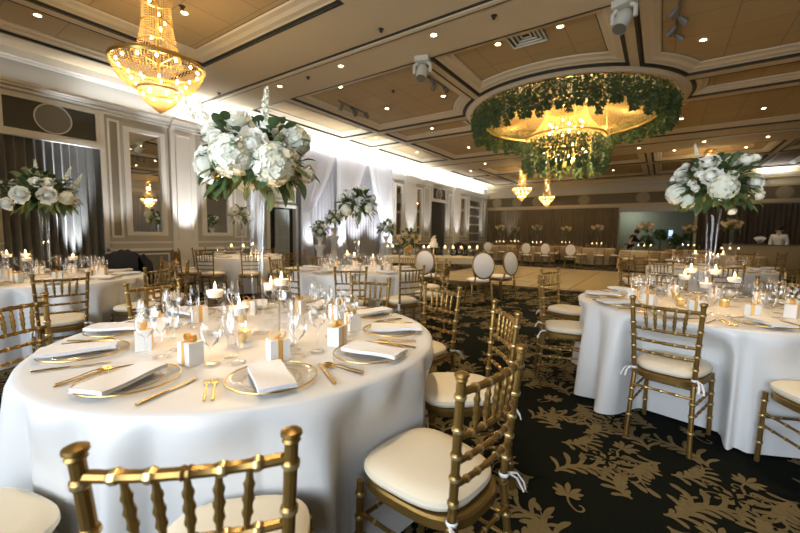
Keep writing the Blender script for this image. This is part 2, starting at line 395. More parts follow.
def inset(P, d):
    n = len(P); out = []
    for i in range(n):
        a, b, c_ = Vector(P[i - 1]), Vector(P[i]), Vector(P[(i + 1) % n])
        e1 = (b - a).normalized(); e2 = (c_ - b).normalized()
        n1 = Vector((-e1.y, e1.x)); n2 = Vector((-e2.y, e2.x)); h = n1 + n2
        k = max(.5, h.dot(h) / 2); out.append(b + h * (d / k))
    return out
def fill_holes(outer, holes, z, name, m_):
    bm = bmesh.new(); ed = []
    for L in [outer] + holes:
        vs_ = [bm.verts.new((p[0], p[1], z)) for p in L]
        ed += [bm.edges.new((vs_[i], vs_[(i + 1) % len(vs_)])) for i in range(len(vs_))]
    bmesh.ops.triangle_fill(bm, use_beauty=True, use_dissolve=False, edges=ed)
    me = bpy.data.meshes.new(name); bm.to_mesh(me); bm.free(); me.materials.append(m_)
    o = bpy.data.objects.new(name, me); C.objects.link(o); o['kind'] = 'structure'; return o
RING = 2.42
circ = [(BAYC.x + RING * cos(2 * pi * i / 72), BAYC.y + RING * sin(2 * pi * i / 72)) for i in range(72)]
fill_holes([(X0 - .3, Y0), (X1 + .1, Y0), (X1 + .1, Y1), (X0 - .3, Y1)], COF + [circ], ZC, 'ceiling', SOFFIT)
def panel_mat():
    M = bpy.data.materials.new('coffer_panel'); M.use_nodes = True; nt = M.node_tree; b = nt.nodes['Principled BSDF']; b.inputs['Roughness'].default_value = .8
    tc = nt.nodes.new('ShaderNodeTexCoord'); br = nt.nodes.new('ShaderNodeTexBrick'); br.offset = 0
    br.inputs['Color1'].default_value = (.50, .365, .185, 1); br.inputs['Color2'].default_value = (.47, .34, .17, 1); br.inputs['Mortar'].default_value = (.29, .21, .10, 1)
    br.inputs['Scale'].default_value = 1.0; br.inputs['Brick Width'].default_value = .76; br.inputs['Row Height'].default_value = .76; br.inputs['Mortar Size'].default_value = .007
    nt.links.new(tc.outputs['Object'], br.inputs['Vector']); nt.links.new(br.outputs['Color'], b.inputs['Base Color']); return M
PANELM = panel_mat()
cm = MB()
PROF = [(0, ZC - .004, 1), (.0, ZC + .03, 1), (.035, ZC + .03, 0), (.06, ZC + .045, 0), (.14, ZC + .055, 0), (.20, ZC + .085, 0), (.28, ZC + .10, 0), (.30, ZC + .125, 1), (.315, ZC + .125, 0)]
def coffer_profile(P, prof, flip=False):
    loops = [[(q.x, q.y, z) for q in (inset(P, d) if d else [Vector(p) for p in P])] for d, z, _ in prof]
    n = len(P)
    for i in range(len(prof) - 1):
        cm.cur = prof[i][2]
        cm.add(loops[i] + loops[i + 1], [(j, (j + 1) % n, n + (j + 1) % n, n + j) for j in range(n)])
    return loops[-1]
for P in COF:
    w = min(max(p[0] for p in P) - min(p[0] for p in P), max(p[1] for p in P) - min(p[1] for p in P))
    s_ = 1.0 if w > 1.6 else .8
    # dark stripe round each coffer lip, the groove's shade put into its colour
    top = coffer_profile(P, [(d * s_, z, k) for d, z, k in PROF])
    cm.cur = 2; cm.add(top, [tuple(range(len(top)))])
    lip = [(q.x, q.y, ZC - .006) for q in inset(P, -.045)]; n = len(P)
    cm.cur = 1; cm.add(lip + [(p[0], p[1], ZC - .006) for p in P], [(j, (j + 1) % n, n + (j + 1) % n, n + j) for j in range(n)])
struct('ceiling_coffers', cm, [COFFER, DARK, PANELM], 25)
dome = MB()
dome.lathe([(RING, ZC), (RING, ZC + .12), (RING - .05, ZC + .14), (1.4, ZC + .22), (.4, ZC + .25), (.01, ZC + .25)], 72, (BAYC.x, BAYC.y, 0))
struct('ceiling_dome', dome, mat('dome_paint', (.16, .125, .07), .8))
rg = MB(); rg.lathe([(RING, ZC), (RING + .02, ZC - .05), (RING + .09, ZC - .05), (RING + .13, ZC - .02), (RING + .18, ZC)], 72, (BAYC.x, BAYC.y, 0))
struct('ceiling_ring_moulding', rg, COFFER)
# groove shade drawn as dark strips along the wide cross beams
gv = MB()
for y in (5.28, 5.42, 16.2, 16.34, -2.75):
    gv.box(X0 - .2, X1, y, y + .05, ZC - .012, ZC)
struct('trim_groove_shade', gv, DARK, 0)
gv = MB(); 
for y in (5.335, 16.255): gv.box(X0 - .2, X1, y, y + .08, ZC - .03, ZC)
struct('trim_3', gv, COFFER, 0)

# ---- left wall
wl = MB(); wl.box(X0 - .35, X0 - .25, Y0, Y1 + .1, 0, ZC + .3)
PIERS = [(-3, 1.6), (3.15, 3.58), (4.40, 5.30), (6.1, 6.66), (7.2, 7.32), (8.42, 14.0), (14.69, 15.76), (16.34, 17.34), (18.89, 19.25), (19.62, 20.66), (21.5, 22.08), (23.65, 24.0), (24.5, 25.1)]
MIRR = [(3.58, 4.40), (5.30, 6.1), (14.0, 14.69), (15.76, 16.34), (19.25, 19.62), (20.66, 21.5), (24.0, 24.5)]
for a, b in PIERS: wl.box(X0 - .25, X0, a, b, 0, 4.0)
for a, b in MIRR:
    wl.box(X0 - .25, X0, a, b, 0, 1.24); wl.box(X0 - .25, X0, a, b, 3.6, 4.0)
wl.box(X0 - .25, X0 - .02, 1.6, 3.15, 3.1, 4.0); wl.box(X0 - .25, X0, 7.32, 8.42, 2.12, 4.0); wl.box(X0 - .25, X0, 6.66, 7.2, 3.3, 4.0)
wl.box(X0 - .25, X0 - .02, 17.34, 18.89, 3.16, 4.0); wl.box(X0 - .25, X0, 22.08, 23.65, 3.5, 4.0)
wl.box(X0 - .25, X0 - .12, Y0, Y1, 4.0, ZC)
struct('wall_left', wl, WALL, 0)
tr = MB()
def wb(y0, y1, z0, z1, d, d0=0.0): tr.box(X0 + d0, X0 + d, y0, y1, z0, z1)
def wframe(y0, y1, z0, z1, w=.045, d=.03):
    wb(y0, y1, z1 - w, z1, d); wb(y0, y1, z0, z0 + w, d); wb(y0, y0 + w, z0 + w, z1 - w, d); wb(y1 - w, y1, z0 + w, z1 - w, d)
# entablature: stepped mouldings and the ledge that carries the cove lights
for z0, z1, d in ((3.80, 3.84, .03), (3.86, 3.91, .06), (3.93, 3.97, .11), (3.97, 4.02, .16)):
    for a, b in ((Y0, 8.42), (13.45, Y1)): wb(a, b, z0, z1, d)
    for a, b in ((4.55, 5.15), (14.72, 15.72), (16.5, 17.2), (19.7, 20.6), (-.2, .5)): wb(a, b, z0 - .01, z1 + .01, d + .07)
wb(Y0, Y1, 4.46, 4.6, .10); wb(Y0, Y1, 4.40, 4.46, .05)
# panels on the piers, pilasters
for a, b in ((3.27, 3.50), (14.82, 15.2), (15.28, 15.66), (16.55, 17.15), (6.2, 6.56), (19.8, 20.5), (13.55, 13.9), (21.62, 21.98)): wframe(a, b, 1.15, 3.72)
for a, b in ((4.53, 5.13), (14.75, 15.7), (19.72, 20.6)): wb(a, b, .1, 3.8, .07)
tr.box(X0 + .07, X0 + .10, 4.64, 4.68, 1.1, 3.68); tr.box(X0 + .07, X0 + .10, 4.98, 5.02, 1.1, 3.68); tr.box(X0 + .07, X0 + .10, 4.68, 4.98, 1.1, 1.14); tr.box(X0 + .07, X0 + .10, 4.68, 4.98, 3.64, 3.68)
for a, b in ((-3, 1.6), (3.15, 6.66), (13.45, 17.34), (18.89, 22.08), (23.65, 25)):
    wb(a, b, .84, .90, .05); wb(a, b, 1.02, 1.06, .03); wb(a, b, 0, .16, .03)
for a, b in ((3.3, 4.45), (5.25, 6.4)): wframe(a, b, .24, .78, .035, .02)
# frieze over the drape recess and over the dark doorway
wframe(1.62, 3.15, 3.10, 3.82, .075, .04); wb(1.58, 3.18, 3.03, 3.12, .10); wb(3.13, 3.22, 0, 3.82, .05)
wframe(17.34, 18.89, 3.14, 3.84, .08, .04); wb(17.3, 18.93, 3.06, 3.16, .08)
# french door surround and panels above it
wb(7.26, 7.36, 0, 2.2, .05); wb(8.38, 8.46, 0, 2.2, .05); wb(7.26, 8.46, 2.1, 2.2, .06)
wframe(7.35, 8.38, 2.30, 2.95); wframe(7.35, 8.38, 3.02, 3.72)
struct('trim_4', tr, TRIM, 0)
fz = MB(); fz.box(X0 - .02, X0 + .005, 1.69, 3.08, 3.17, 3.75); fz.box(X0 - .02, X0 + .005, 17.42, 18.81, 3.22, 3.76)
struct('wall_left_frieze', fz, FRIEZE, 0)
pn = MB()
for a, b in ((3.315, 3.455), (14.865, 15.155), (15.325, 15.615)): pn.box(X0, X0 + .006, a, b, 1.2, 3.67)
struct('wall_left_panels', pn, PANEL, 0)
dd = MB()
for a, b in ((-3, 1.6), (3.15, 4.53), (5.13, 6.66), (13.45, 14.75), (15.7, 17.34)): dd.box(X0, X0 + .008, a, b, .16, .84)
struct('wall_left_dado', dd, DADO, 0)
md = MB()
for y in (2.40, 18.1):
    md.lathe([(.288, 0), (.292, .025), (.28, .034), (.268, .025), (.264, .012)], 40)
    n0 = len(md.v) - 40 * 5
    md.v[n0:] = [(X0 + z + .0, y + a, 3.475 + b) for a, b, z in md.v[n0:]]
struct('trim_5', md, TRIM)
md = MB()
for y in (2.40, 18.1):
    md.add([(X0 + .012, y + .26 * cos(a * pi / 20), 3.475 + .26 * sin(a * pi / 20)) for a in range(40)], [tuple(range(40))])
struct('trim_6', md, OVAL)
# ---- far wall
wf = MB(); wf.box(X0 - .3, -2.05, Y1, Y1 + .15, 0, ZC); wf.box(1.35, X1 + .2, Y1, Y1 + .15, 0, ZC); wf.box(-2.05, 1.35, Y1, Y1 + .15, 2.72, ZC)
struct('wall_far', wf, WALL, 0)
fz = MB(); fz.box(X0, X1, Y1 - .02, Y1, 3.2, 3.8)
struct('wall_far_frieze', fz, mat('brown_frieze', (.16, .13, .08), .8, noise=(.14, .11, .07), nscale=2), 0)
tf = MB(); tf.box(X0, X1, Y1 - .12, Y1, 3.04, 3.2); tf.box(X0, X1, Y1 - .05, Y1, 3.8, 3.88); tf.box(X0, X1, Y1 - .16, Y1, 4.42, 4.6); tf.box(X0, X1, Y1 - .08, Y1, 4.2, 4.26)
tf.box(-2.13, -2.03, Y1 - .05, Y1, 0, 2.75); tf.box(1.33, 1.43, Y1 - .05, Y1, 0, 2.75)
struct('trim_7', tf, mat('far_trim', (.55, .44, .25), .6), 0)
md = MB()
for x in (-9.3, -7.95, -6.64, -3.96, -.99, 1.9, 4.6):
    md.add([(x + .30 * cos(a * pi / 20), Y1 - .04, 3.5 + .30 * sin(a * pi / 20)) for a in range(40)], [tuple(range(40))])
    md.add([(x + (.30 + .04 * k) * cos(a * pi / 20), Y1 - .05 * k, 3.5 + (.30 + .04 * k) * sin(a * pi / 20)) for k in (0, 1) for a in range(40)], [(a, (a + 1) % 40, 40 + (a + 1) % 40, 40 + a) for a in range(40)])
struct('trim_8', md, mat('far_medallion', (.30, .25, .16), .7))
# lounge seen through the opening in the far wall
lg = MB(); lg.box(-2.6, 2.0, 27.4, 27.5, 0, 3.0); lg.box(-2.7, -2.6, 25.15, 27.5, 0, 3.0); lg.box(2.0, 2.1, 25.15, 27.5, 0, 3.0); lg.box(-2.7, 2.1, 25.15, 27.5, 3.0, 3.1)
struct('wall_lounge', lg, mat('lounge_paint', (.20, .22, .18), .8), 0)
light('POINT', 'lounge_lamp', (-1.6, 26.3, 2.7), 26, (.95, .95, .8), .2)
wn = MB(); wn.box(.30, .50, 27.36, 27.4, 1.2, 1.75); struct('window_1', wn, mat('daylit_pane', (.6, .75, .9), .3, emit=(.55, .75, 1.0), estr=.5), 0)
# ---- right wall (grey drapes between pilasters) and the wall behind the photographer
wr = MB(); wr.box(X1, X1 + .15, Y0, Y1 + .15, 0, ZC + .3); struct('wall_right', wr, WALL, 0)
tw = MB()
for z0, z1, d in ((3.86, 3.91, .06), (3.97, 4.02, .14), (.84, .9, .05), (0, .16, .03)): tw.box(X1 - d, X1, Y0, Y1, z0, z1)
for y in (-1, 2, 5, 8, 11, 14, 17, 20, 23):
    tw.box(X1 - .1, X1, y, y + .7, .16, 3.86)
struct('trim_9', tw, TRIM, 0)
wq = MB(); wq.box(X0 - .3, X1 + .1, Y0 - .15, Y0, 0, ZC + .3); struct('wall_near', wq, WALL, 0)
wi = MB()
for x in (-6.3, -4.4, -2.5, -.6):
    wi.box(x - .06, x + .06, Y0, Y0 + .06, .7, 2.85)
wi.box(-6.4, -.5, Y0, Y0 + .06, 2.75, 2.87); wi.box(-6.4, -.5, Y0, Y0 + .08, .66, .76)
struct('window_2', wi, TRIM, 0)

# ================================================================== DRAPES AND MIRRORS
def drape(name, x0, y0, x1, y1, z0, z1, m_, label, n=None, amp=.045, group=None, seed=0, cat='curtain', gather=None):
    """pleated cloth between two floor points; gather = list of (height, squeeze towards the first end)"""
    rnd = random.Random(seed); d = Vector((x1 - x0, y1 - y0)); L = d.length; d.normalize(); nn = Vector((-d.y, d.x))
    n = n or max(3, int(L / .17)); cols = n * 8; rows = 14; P = []
    ph = [rnd.uniform(-.6, .6) for _ in range(n + 2)]; am = [rnd.uniform(.6, 1.2) for _ in range(n + 2)]
    for i in range(rows + 1):
        t = i / rows; z = z1 + (z0 - z1) * t; row = []
        for j in range(cols + 1):
            u = j / cols; k = int(u * n); q = u * n * 2 * pi
            a = amp * am[k] * (.55 + .45 * t); off = a * (sin(q + ph[k] * .5) + .35 * sin(2 * q + ph[k] + 2 * t))
            s = u * L
            if gather:
                lo, hi, side = gather   # squeezed width at the tie height
                zt = lo; f = 0
                if z > zt: f = ((z1 - z) / (z1 - zt)) ** 1.6
                else: f = 1 - .25 * (zt - z) / max(.01, zt - z0)
                w = 1 - f * (1 - hi); s = (u * w if side < 0 else 1 - (1 - u) * w) * L
            p = Vector((x0, y0)) + d * s + nn * off
            row.append((p.x, p.y, z))
        P.append(row)
    o = MB().grid(P).build(name, m_, None, 60)
    return tag(o, label, cat, group)
drape('pleated_curtain', -10.08, 3.16, -10.08, 2.12, .02, 3.1, DRAPE, 'dark grey pleated curtain right half, beside the white wall panel', 8, .06, seed=2)
drape('pleated_curtain', -10.08, 2.12, -10.08, 1.0, .02, 3.1, DRAPE, 'dark grey pleated curtain behind the flowers at the photo edge', 8, .06, seed=3)
SG = 'white sheer drapes of the stage backdrop'
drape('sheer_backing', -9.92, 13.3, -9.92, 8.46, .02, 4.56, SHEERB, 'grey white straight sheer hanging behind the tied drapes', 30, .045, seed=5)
drape('sheer_curtain', -9.76, 10.05, -9.76, 8.46, .02, 4.56, SHEER, 'white sheer drape tied back at the end by the french door', 9, .085, seed=6, gather=(1.9, .16, 1))
drape('sheer_curtain', -9.70, 11.75, -9.70, 10.05, .02, 4.56, SHEER, 'white sheer drape tied back in the middle of the backdrop', 9, .085, seed=7, gather=(1.9, .16, 1))
drape('sheer_curtain', -9.66, 13.3, -9.66, 11.75, .02, 4.56, SHEER, 'white sheer drape at the mirror end of the backdrop', 9, .085, seed=8, gather=(1.6, .35, -1))
drape('sheer_curtain', -9.95, 7.16, -9.95, 6.70, .02, 3.3, SHEER, 'narrow uplit white sheer between wall mirror and french door', 4, .035, seed=9)
drape('pleated_curtain', -10.08, 18.87, -10.08, 17.36, .02, 3.1, mat('charcoal_drape', (.05, .05, .046), .7), 'charcoal drape filling the doorway between the far wall mirrors', 9, .04, seed=10)
x = -9.9
for i, w in enumerate((1.95, 2.0, 1.95, 1.9)):
    drape('brown_curtain', x, 24.86, x + w, 24.86, .02, 2.98, BROWN, ['brown pleated curtain in the far left corner of the hall', 'second brown pleated curtain from the far left corner', 'third brown pleated curtain from the far left corner', 'brown pleated curtain ending at the lounge opening'][i], 12, .035, seed=20 + i)
    x += w
drape('brown_curtain', 1.45, 24.86, 3.4, 24.86, .02, 2.98, DARKD, 'dark brown curtain just right of the lounge opening', 11, .035, seed=30)
drape('brown_curtain', 3.4, 24.86, 7.85, 24.86, .02, 2.98, DARKD, 'dark brown curtain in the far right corner behind the bar', 24, .035, seed=31)
for k, y in enumerate((1.2, 4.0, 7.0, 10.0, 13.0)):
    drape('grey_curtain', X1 - .18, y, X1 - .18, y + 1.9, .02, 3.6, SHEERB if k in (1, 3) else DRAPE, 'curtain on the right wall, reflected in the mirrors, %s from the near end' % ('first', 'second', 'third', 'fourth', 'fifth')[k], 11, .05, seed=60 + k)
MLAB = {3.58: 'tall wall mirror beside the grey curtain reflecting a chandelier', 5.30: 'tall wall mirror behind the big near flower arrangement', 14.0: 'narrow wall mirror next to the white sheer backdrop',
        15.76: 'narrow wall mirror just before the charcoal draped doorway', 19.25: 'slim wall mirror just past the charcoal draped doorway', 20.66: 'wall mirror second past the charcoal draped doorway', 24.0: 'farthest wall mirror at the corner of the hall'}
for a, b in MIRR:
    t = thing('wall_mirror', MLAB[a], 'mirror', (X0, (a + b) / 2, 1.2)); h = (b - a) / 2
    q = MB(); q.add([(-.01, -h, .04), (-.01, h, .04), (-.01, h, 2.4), (-.01, -h, 2.4)], [(0, 1, 2, 3)]); q.build('mirror_glass', MIRROR, t, 0)
    q = MB(); w = .085 if b - a > .5 else .05
    q.box(-.03, .05, -h - .02, -h + w, 0, 2.42); q.box(-.03, .05, h - w, h + .02, 0, 2.42); q.box(-.03, .05, -h + w, h - w, 0, w); q.box(-.03, .05, -h + w, h - w, 2.42 - w, 2.42)
    q.box(-.03, .03, -h + w, -h + w + .02, w, 2.42 - w); q.box(-.03, .03, h - w - .02, h - w, w, 2.42 - w)
    q.build('mirror_frame', TRIM, t, 0)
# display niche with white shelves near the far corner
t = thing('display_shelves', 'tall white shelves in a wall niche near the far corner', 'shelves', (X0 - .1, 22.87, 0))
q = MB(); q.box(-.12, -.09, -.77, .77, 0, 3.5); q.box(-.12, .1, -.78, -.72, 0, 3.5); q.box(-.12, .1, .72, .78, 0, 3.5); q.build('back_panel', mat('niche_back', (.25, .24, .22), .7), t, 0)
for z in (.3, .85, 1.4, 1.95, 2.5, 3.05):
    q = MB(); q.box(-.1, .1, -.72, .72, z, z + .09); q.build('shelf', TRIM, t, 0)
# french door standing ajar
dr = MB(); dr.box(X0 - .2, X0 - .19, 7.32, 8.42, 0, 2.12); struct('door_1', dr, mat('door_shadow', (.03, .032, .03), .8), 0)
t = thing('french_door', 'white french door leaf with glass panes standing ajar', 'door', (X0 - .12, 7.66, 0)); t['kind'] = 'structure'
q = MB()
for a, b in ((0, .09), (.46, .55)): q.box(-.02, .02, a, b, 0.02, 2.06)
for z0, z1 in ((.02, .3), (1.97, 2.06), (.72, .76), (1.14, 1.18), (1.56, 1.60)): q.box(-.02, .02, .09, .46, z0, z1)
q.build('door_frame', mat('door_grey', (.33, .36, .35), .5), t, 0)
q = MB(); q.box(-.005, .005, .09, .46, .3, 1.97); q.build('door_pane', mat('door_glass', (.45, .52, .52), .15, .3), t, 0)
# outlet under the first mirror
t = thing('wall_outlet', 'white wall outlet plate under the mirror beside the grey curtain', 'outlet', (X0 + .012, 3.86, .60))
q = MB(); q.box(-.004, .006, -.045, .045, -.06, .06); q.build('plate', TRIM, t, 0)
for z in (-.03, .03):
    q = MB(); q.box(.006, .009, -.018, .018, z - .016, z + .016); q.build('receptacle', GREYM, t, 0)
# ================================================================== CEILING FITTINGS
def spot_down(x, y, p, zc=4.72, ang=78):
    light('SPOT', 'downlight_beam', (x, y, zc - .05), p, WARM, .05, rot=(0, 0, 0), spot=ang, blend=.8)
DL = [(-8.42, 1.91, 4.72), (-6.37, 3.19, 4.72), (-5.42, 5.71, 4.6), (-3.31, 5.7, 4.6), (-4.68, 6.63, 4.72), (-6.39, 6.71, 4.72), (-6.38, 8.53, 4.72), (-2.62, 6.81, 4.72), (-1.57, 6.81, 4.72),
      (-4.65, 8.53, 4.72), (.39, 8.6, 4.72), (.26, 13.81, 4.72), (2.0, 13.85, 4.72), (2.64, 17.1, 4.6), (-7.3, 5.71, 4.6), (-1.2, 5.7, 4.6), (.9, 5.7, 4.6), (2.6, 8.6, 4.72), (-6.4, 13.9, 4.72), (-4.6, 13.9, 4.72),
      (-8.6, 10.85, 4.72), (-8.6, 13.6, 4.72), (-6.3, 10.85, 4.72), (-6.9, 16.8, 4.6), (-4.9, 16.8, 4.6), (-2.9, 16.8, 4.6), (-.9, 16.8, 4.6), (1.0, 16.8, 4.6), (-8.6, 19.0, 4.72), (-4.6, 18.6, 4.72), (-2.3, 18.9, 4.72), (.2, 18.6, 4.72), (2.4, 19.3, 4.72),
      (-2.2, 2.5, 4.72), (-4.9, .9, 4.72), (-1.0, .9, 4.72), (1.4, 2.4, 4.72), (1.4, 4.0 - .3, 4.72), (-2.25, 22.4, 4.72), (-5.0, 22.4, 4.72), (.8, 22.4, 4.72)]
dls = []
proto = None
for i, (x, y, z) in enumerate(DL):
    if proto is None:
        proto = thing('ceiling_downlight', 'x', 'downlight', (x, y, z), group='recessed ceiling downlights')
        q = MB(); q.lathe([(.045, .0), (.05, -.008), (.075, -.012), (.08, 0)], 20); q.build('trim_ring', LAMPT, proto)
        q = MB(); q.lathe([(.001, -.006), (.03, -.008), (.046, -.002)], 16); q.build('lamp', LAMPF, proto)
        o = proto
    else: o = copy_tree(proto); o.location = (x, y, z)
    dls.append(o)
ordinals(dls, 'recessed round warm downlight', 'among the coffered ceiling lamps', 'recessed round warm downlight beyond the photographed ceiling')
# beams of the lit lamps
for x, y, z in DL:
    near = y < 4.6
    spot_down(x, y, 105 if (near and -6 < x < .5) else 80 if near else 24 if x > -.8 else 56, z - .02, 58 if near else 78)
def hangs(name, label, cat, x, y, z, group=None): return thing(name, label, cat, (x, y, z), 0, group)
# ceiling diffuser, sprinklers
t = hangs('ceiling_vent', 'square stepped air vent in the coffer above the flower chandelier', 'vent', -2.12, 6.78, 4.725)
for k, s_ in enumerate((.30, .23, .16, .09)):
    q = MB(); z = -.012 * (3 - k) - .004
    for a in (0, 1):
        e = s_ - .03
        q.box(-s_, s_, e, s_, z - .01, z + .012) if a == 0 else q.box(-s_, s_, -s_, -e, z - .01, z + .012)
        q.box(-s_, -e, -e, e, z - .01, z + .012) if a == 0 else q.box(e, s_, -e, e, z - .01, z + .012)
    q.build('louvre', WHITEP, t, 0)
q = MB(); q.box(-.3, .3, -.3, .3, -.002, 0); q.build('backing', DARK, t, 0)
sp = []
for i, (u, v) in enumerate(((219, 93), (308, 77), (381, 29), (494, 15.5), (393, 96), (182, 6))):
    p = onz(u, v, 4.6); z = 4.6 if i != 4 else 4.725
    t = thing('fire_sprinkler', 'x', 'sprinkler', (p.x, p.y, z), group='black ceiling sprinklers')
    q = MB(); q.lathe([(.045, 0), (.045, -.01), (.015, -.015), (.012, -.04)], 12); q.build('escutcheon', DARK, t)
    q = MB(); q.lathe([(.002, -.05), (.03, -.045), (.03, -.04), (.002, -.038)], 12); q.build('deflector', DARK, t); sp.append(t)
ordinals(sp, 'small black fire sprinkler', 'on the pale ceiling beams')
def moving_head(label, x, y, rz):
    t = hangs('moving_head_light', label, 'stage light', x, y, 4.6); t.rotation_euler = (0, 0, rz); t.scale = (.78,) * 3
    q = MB(); q.box(-.17, .17, -.13, .13, -.12, 0); q.build('base', WHITEP, t)
    for s_ in (-1, 1):
        q = MB(); q.tube([(s_ * .12, 0, -.12), (s_ * .2, 0, -.18), (s_ * .2, 0, -.36)], .04, 8); q.build('yoke_arm', WHITEP, t)
    h = MB(); h.lathe([(.02, -.02), (.11, 0), (.14, .08), (.14, .22), (.115, .34), (.12, .38)], 18)
    M_ = Matrix.Translation((0, 0, -.32)) @ Matrix.Rotation(R(150), 4, 'X') @ Matrix.Translation((0, 0, -.12))
    h.v = [tuple(M_ @ Vector(p)) for p in h.v]; hd = h.build('head', WHITEP, t)
    l = MB(); l.lathe([(.001, .375), (.115, .375)], 18); l.v = [tuple(M_ @ Vector(p)) for p in l.v]; l.build('lens', GREYM, hd)
    return t
moving_head('white moving stage light at the corner left of the flower chandelier', -3.88, 6.28, .3)
moving_head('white moving stage light over the beam above the flower chandelier', -.62, 6.35, -.4)
def track(label, pts):
    a, b = [Vector((*p, 4.725)) for p in pts]; mid = (a + b) / 2
    t = hangs('track_light', label, 'track light', mid.x, mid.y, 4.725)
    q = MB(); q.tube([a - mid + Vector((0, 0, -.05)), b - mid + Vector((0, 0, -.05))], .02, 8); q.tube([a - mid, a - mid + Vector((0, 0, -.05))], .012); q.tube([b - mid, b - mid + Vector((0, 0, -.05))], .012)
    q.build('rail', GREYM, t)
    for k in range(4):
        c = (a - mid) * (1 - (k + .5) / 4) + (b - mid) * ((k + .5) / 4); dx = .05 if k % 2 else -.05
        q = MB(); q.tube([c + Vector((0, 0, -.05)), c + Vector((dx * .4, 0, -.11))], .012); q.tube([c + Vector((dx * .4, 0, -.1)), c + Vector((dx * 2.2, .03, -.19))], [.035, .055], 10); q.build('spot_head', GREYM, t)
track('small track of spot heads on the coffer before the white sheers', [(-7.0, 7.3), (-7.05, 8.5)])
track('small track of spot heads left of the flower chandelier', [(-4.35, 6.9), (-4.3, 8.0)])
track('small track of spot heads on the dark coffer at upper right', [(.02, 6.9), (-.02, 8.1)])

# ================================================================== CHANDELIERS
def beads(mb, prof, n, step, r, stag=True):
    """octahedral beads along n strands of a surface of revolution"""
    L = [0]; 
    for a, b in zip(prof, prof[1:]): L.append(L[-1] + hypot(b[0] - a[0], b[1] - a[1]))
    m_ = max(2, int(L[-1] / step))
    for k in range(n):
        for i in range(m_ + 1):
            s_ = (i + (.5 if stag and k % 2 else 0)) / m_ * L[-1]
            if s_ > L[-1]: continue
            j = max(j for j in range(len(L)) if L[j] <= s_ + 1e-9); j = min(j, len(prof) - 2); f = (s_ - L[j]) / max(1e-6, L[j + 1] - L[j])
            rr = prof[j][0] * (1 - f) + prof[j + 1][0] * f; z = prof[j][1] * (1 - f) + prof[j + 1][1] * f
            a = 2 * pi * k / n; mb.octa((rr * cos(a), rr * sin(a), z), r, r * 1.25)
def basket_chandelier(label, x, y, s=1.0, zring=3.83, top=4.72, kz=1.0):
    t = hangs('crystal_chandelier', label, 'chandelier', x, y, zring)
    k = s
    h = top - zring
    q = MB(); q.lathe([(.02, h), (.20 * k, h - .01), (.22 * k, h - .05), (.14 * k, h - .10), (.02, h - .11)], 24); q.build('ceiling_canopy', CGOLD, t)
    q = MB(); q.tube([(0, 0, h - .1), (0, 0, -.3 * k)], .02 * k, 8); q.build('stem', CGOLD, t)
    neck = [(.30 * k, h - .06), (.24 * k, h * .75), (.25 * k, h * .5), (.31 * k, h * .25), (.40 * k, .03)]
    q = MB(); beads(q, neck, 38, .036 * k + .004, .013 * k); q.build('crystal_neck', CRYST, t, 0)
    for z, r_ in ((h * .78, .24), (h * .5, .25), (h * .25, .31)):
        q = MB(); q.lathe([(r_ * k, z - .012), (r_ * k + .015, z), (r_ * k, z + .012), (r_ * k - .01, z), (r_ * k, z - .012)], 28); q.build('neck_band', CGOLD, t)
    q = MB(); q.lathe([(.75 * k, -.02), (.78 * k, -.03), (.80 * k, 0), (.78 * k, .03), (.75 * k, .02), (.735 * k, 0), (.75 * k, -.02)], 56); q.build('gold_ring', CGOLD, t)
    for a in range(6):
        q = MB(); q.tube([(0, 0, .02), (.74 * k * cos(a * pi / 3), .74 * k * sin(a * pi / 3), 0)], .005, 6); q.build('spoke', CGOLD, t)
    bowl = [(.76 * k, -.05 * kz), (.73 * k, -.15 * kz), (.64 * k, -.30 * kz), (.50 * k, -.42 * kz), (.37 * k, -.48 * kz)]
    q = MB(); beads(q, bowl, 84, .034 * k + .004, .0145 * k); q.build('crystal_bowl', CRYST, t, 0)
    q = MB(); q.lathe([(.36 * k, -.50 * kz), (.385 * k, -.475 * kz), (.36 * k, -.45 * kz), (.335 * k, -.475 * kz), (.36 * k, -.50 * kz)], 36); q.build('lower_ring', CGOLD, t)
    cone = [(.36 * k, -.50 * kz), (.33 * k, -.58 * kz), (.22 * k, -.72 * kz), (.10 * k, -.82 * kz), (.02 * k, -.88 * kz)]
    q = MB(); beads(q, cone, 48, .032 * k + .004, .0145 * k); q.ball((0, 0, -.89 * kz), .025 * k, 8, 5); q.build('crystal_cone', CRYST, t, 0)
    rnd = random.Random(int(x * 100))
    bb = MB(); bb.ball((0, 0, 0), .018 * k + .004, 8, 6, 1.4); b0 = None
    for i in range(34):
        if i < 14: a = 2 * pi * i / 14; p = (.66 * k * cos(a), .66 * k * sin(a), -.06 * kz)
        elif i < 23: a = 2 * pi * i / 9 + .3; p = (.44 * k * cos(a), .44 * k * sin(a), -.34 * kz)
        elif i < 29: a = 2 * pi * i / 6; p = (.27 * k * cos(a), .27 * k * sin(a), -.57 * kz)
        else: a = 2 * pi * i / 5; p = (.13 * k * cos(a), .13 * k * sin(a), h * (.3 + .12 * (i - 29)))
        if b0 is None: b0 = bb.build('bulb', BULB, t); b0.location = p
        else:
            o = b0.copy(); C.objects.link(o); o.parent = t; o.location = p; KIDS[t.name].append(o)
    light('POINT', 'chandelier_glow', (0, 0, -.18 * k), 30 * k, WARM, .25 * k, parent=t)
    light('POINT', 'chandelier_glow', (0, 0, h * .5), 4 * k, WARM, .1, parent=t)
    return t
basket_chandelier('large gold crystal basket chandelier at upper left', -5.95, 2.6, .74, 3.61, 4.72, .72)
basket_chandelier('smaller looking crystal chandelier far down the hall, left of its pair', -5.87, 19.1, .62, 3.68, 4.72, .74)
basket_chandelier('farthest crystal chandelier hanging lower beside its twin', -5.5, 22.5, .55, 3.54, 4.72, .68)
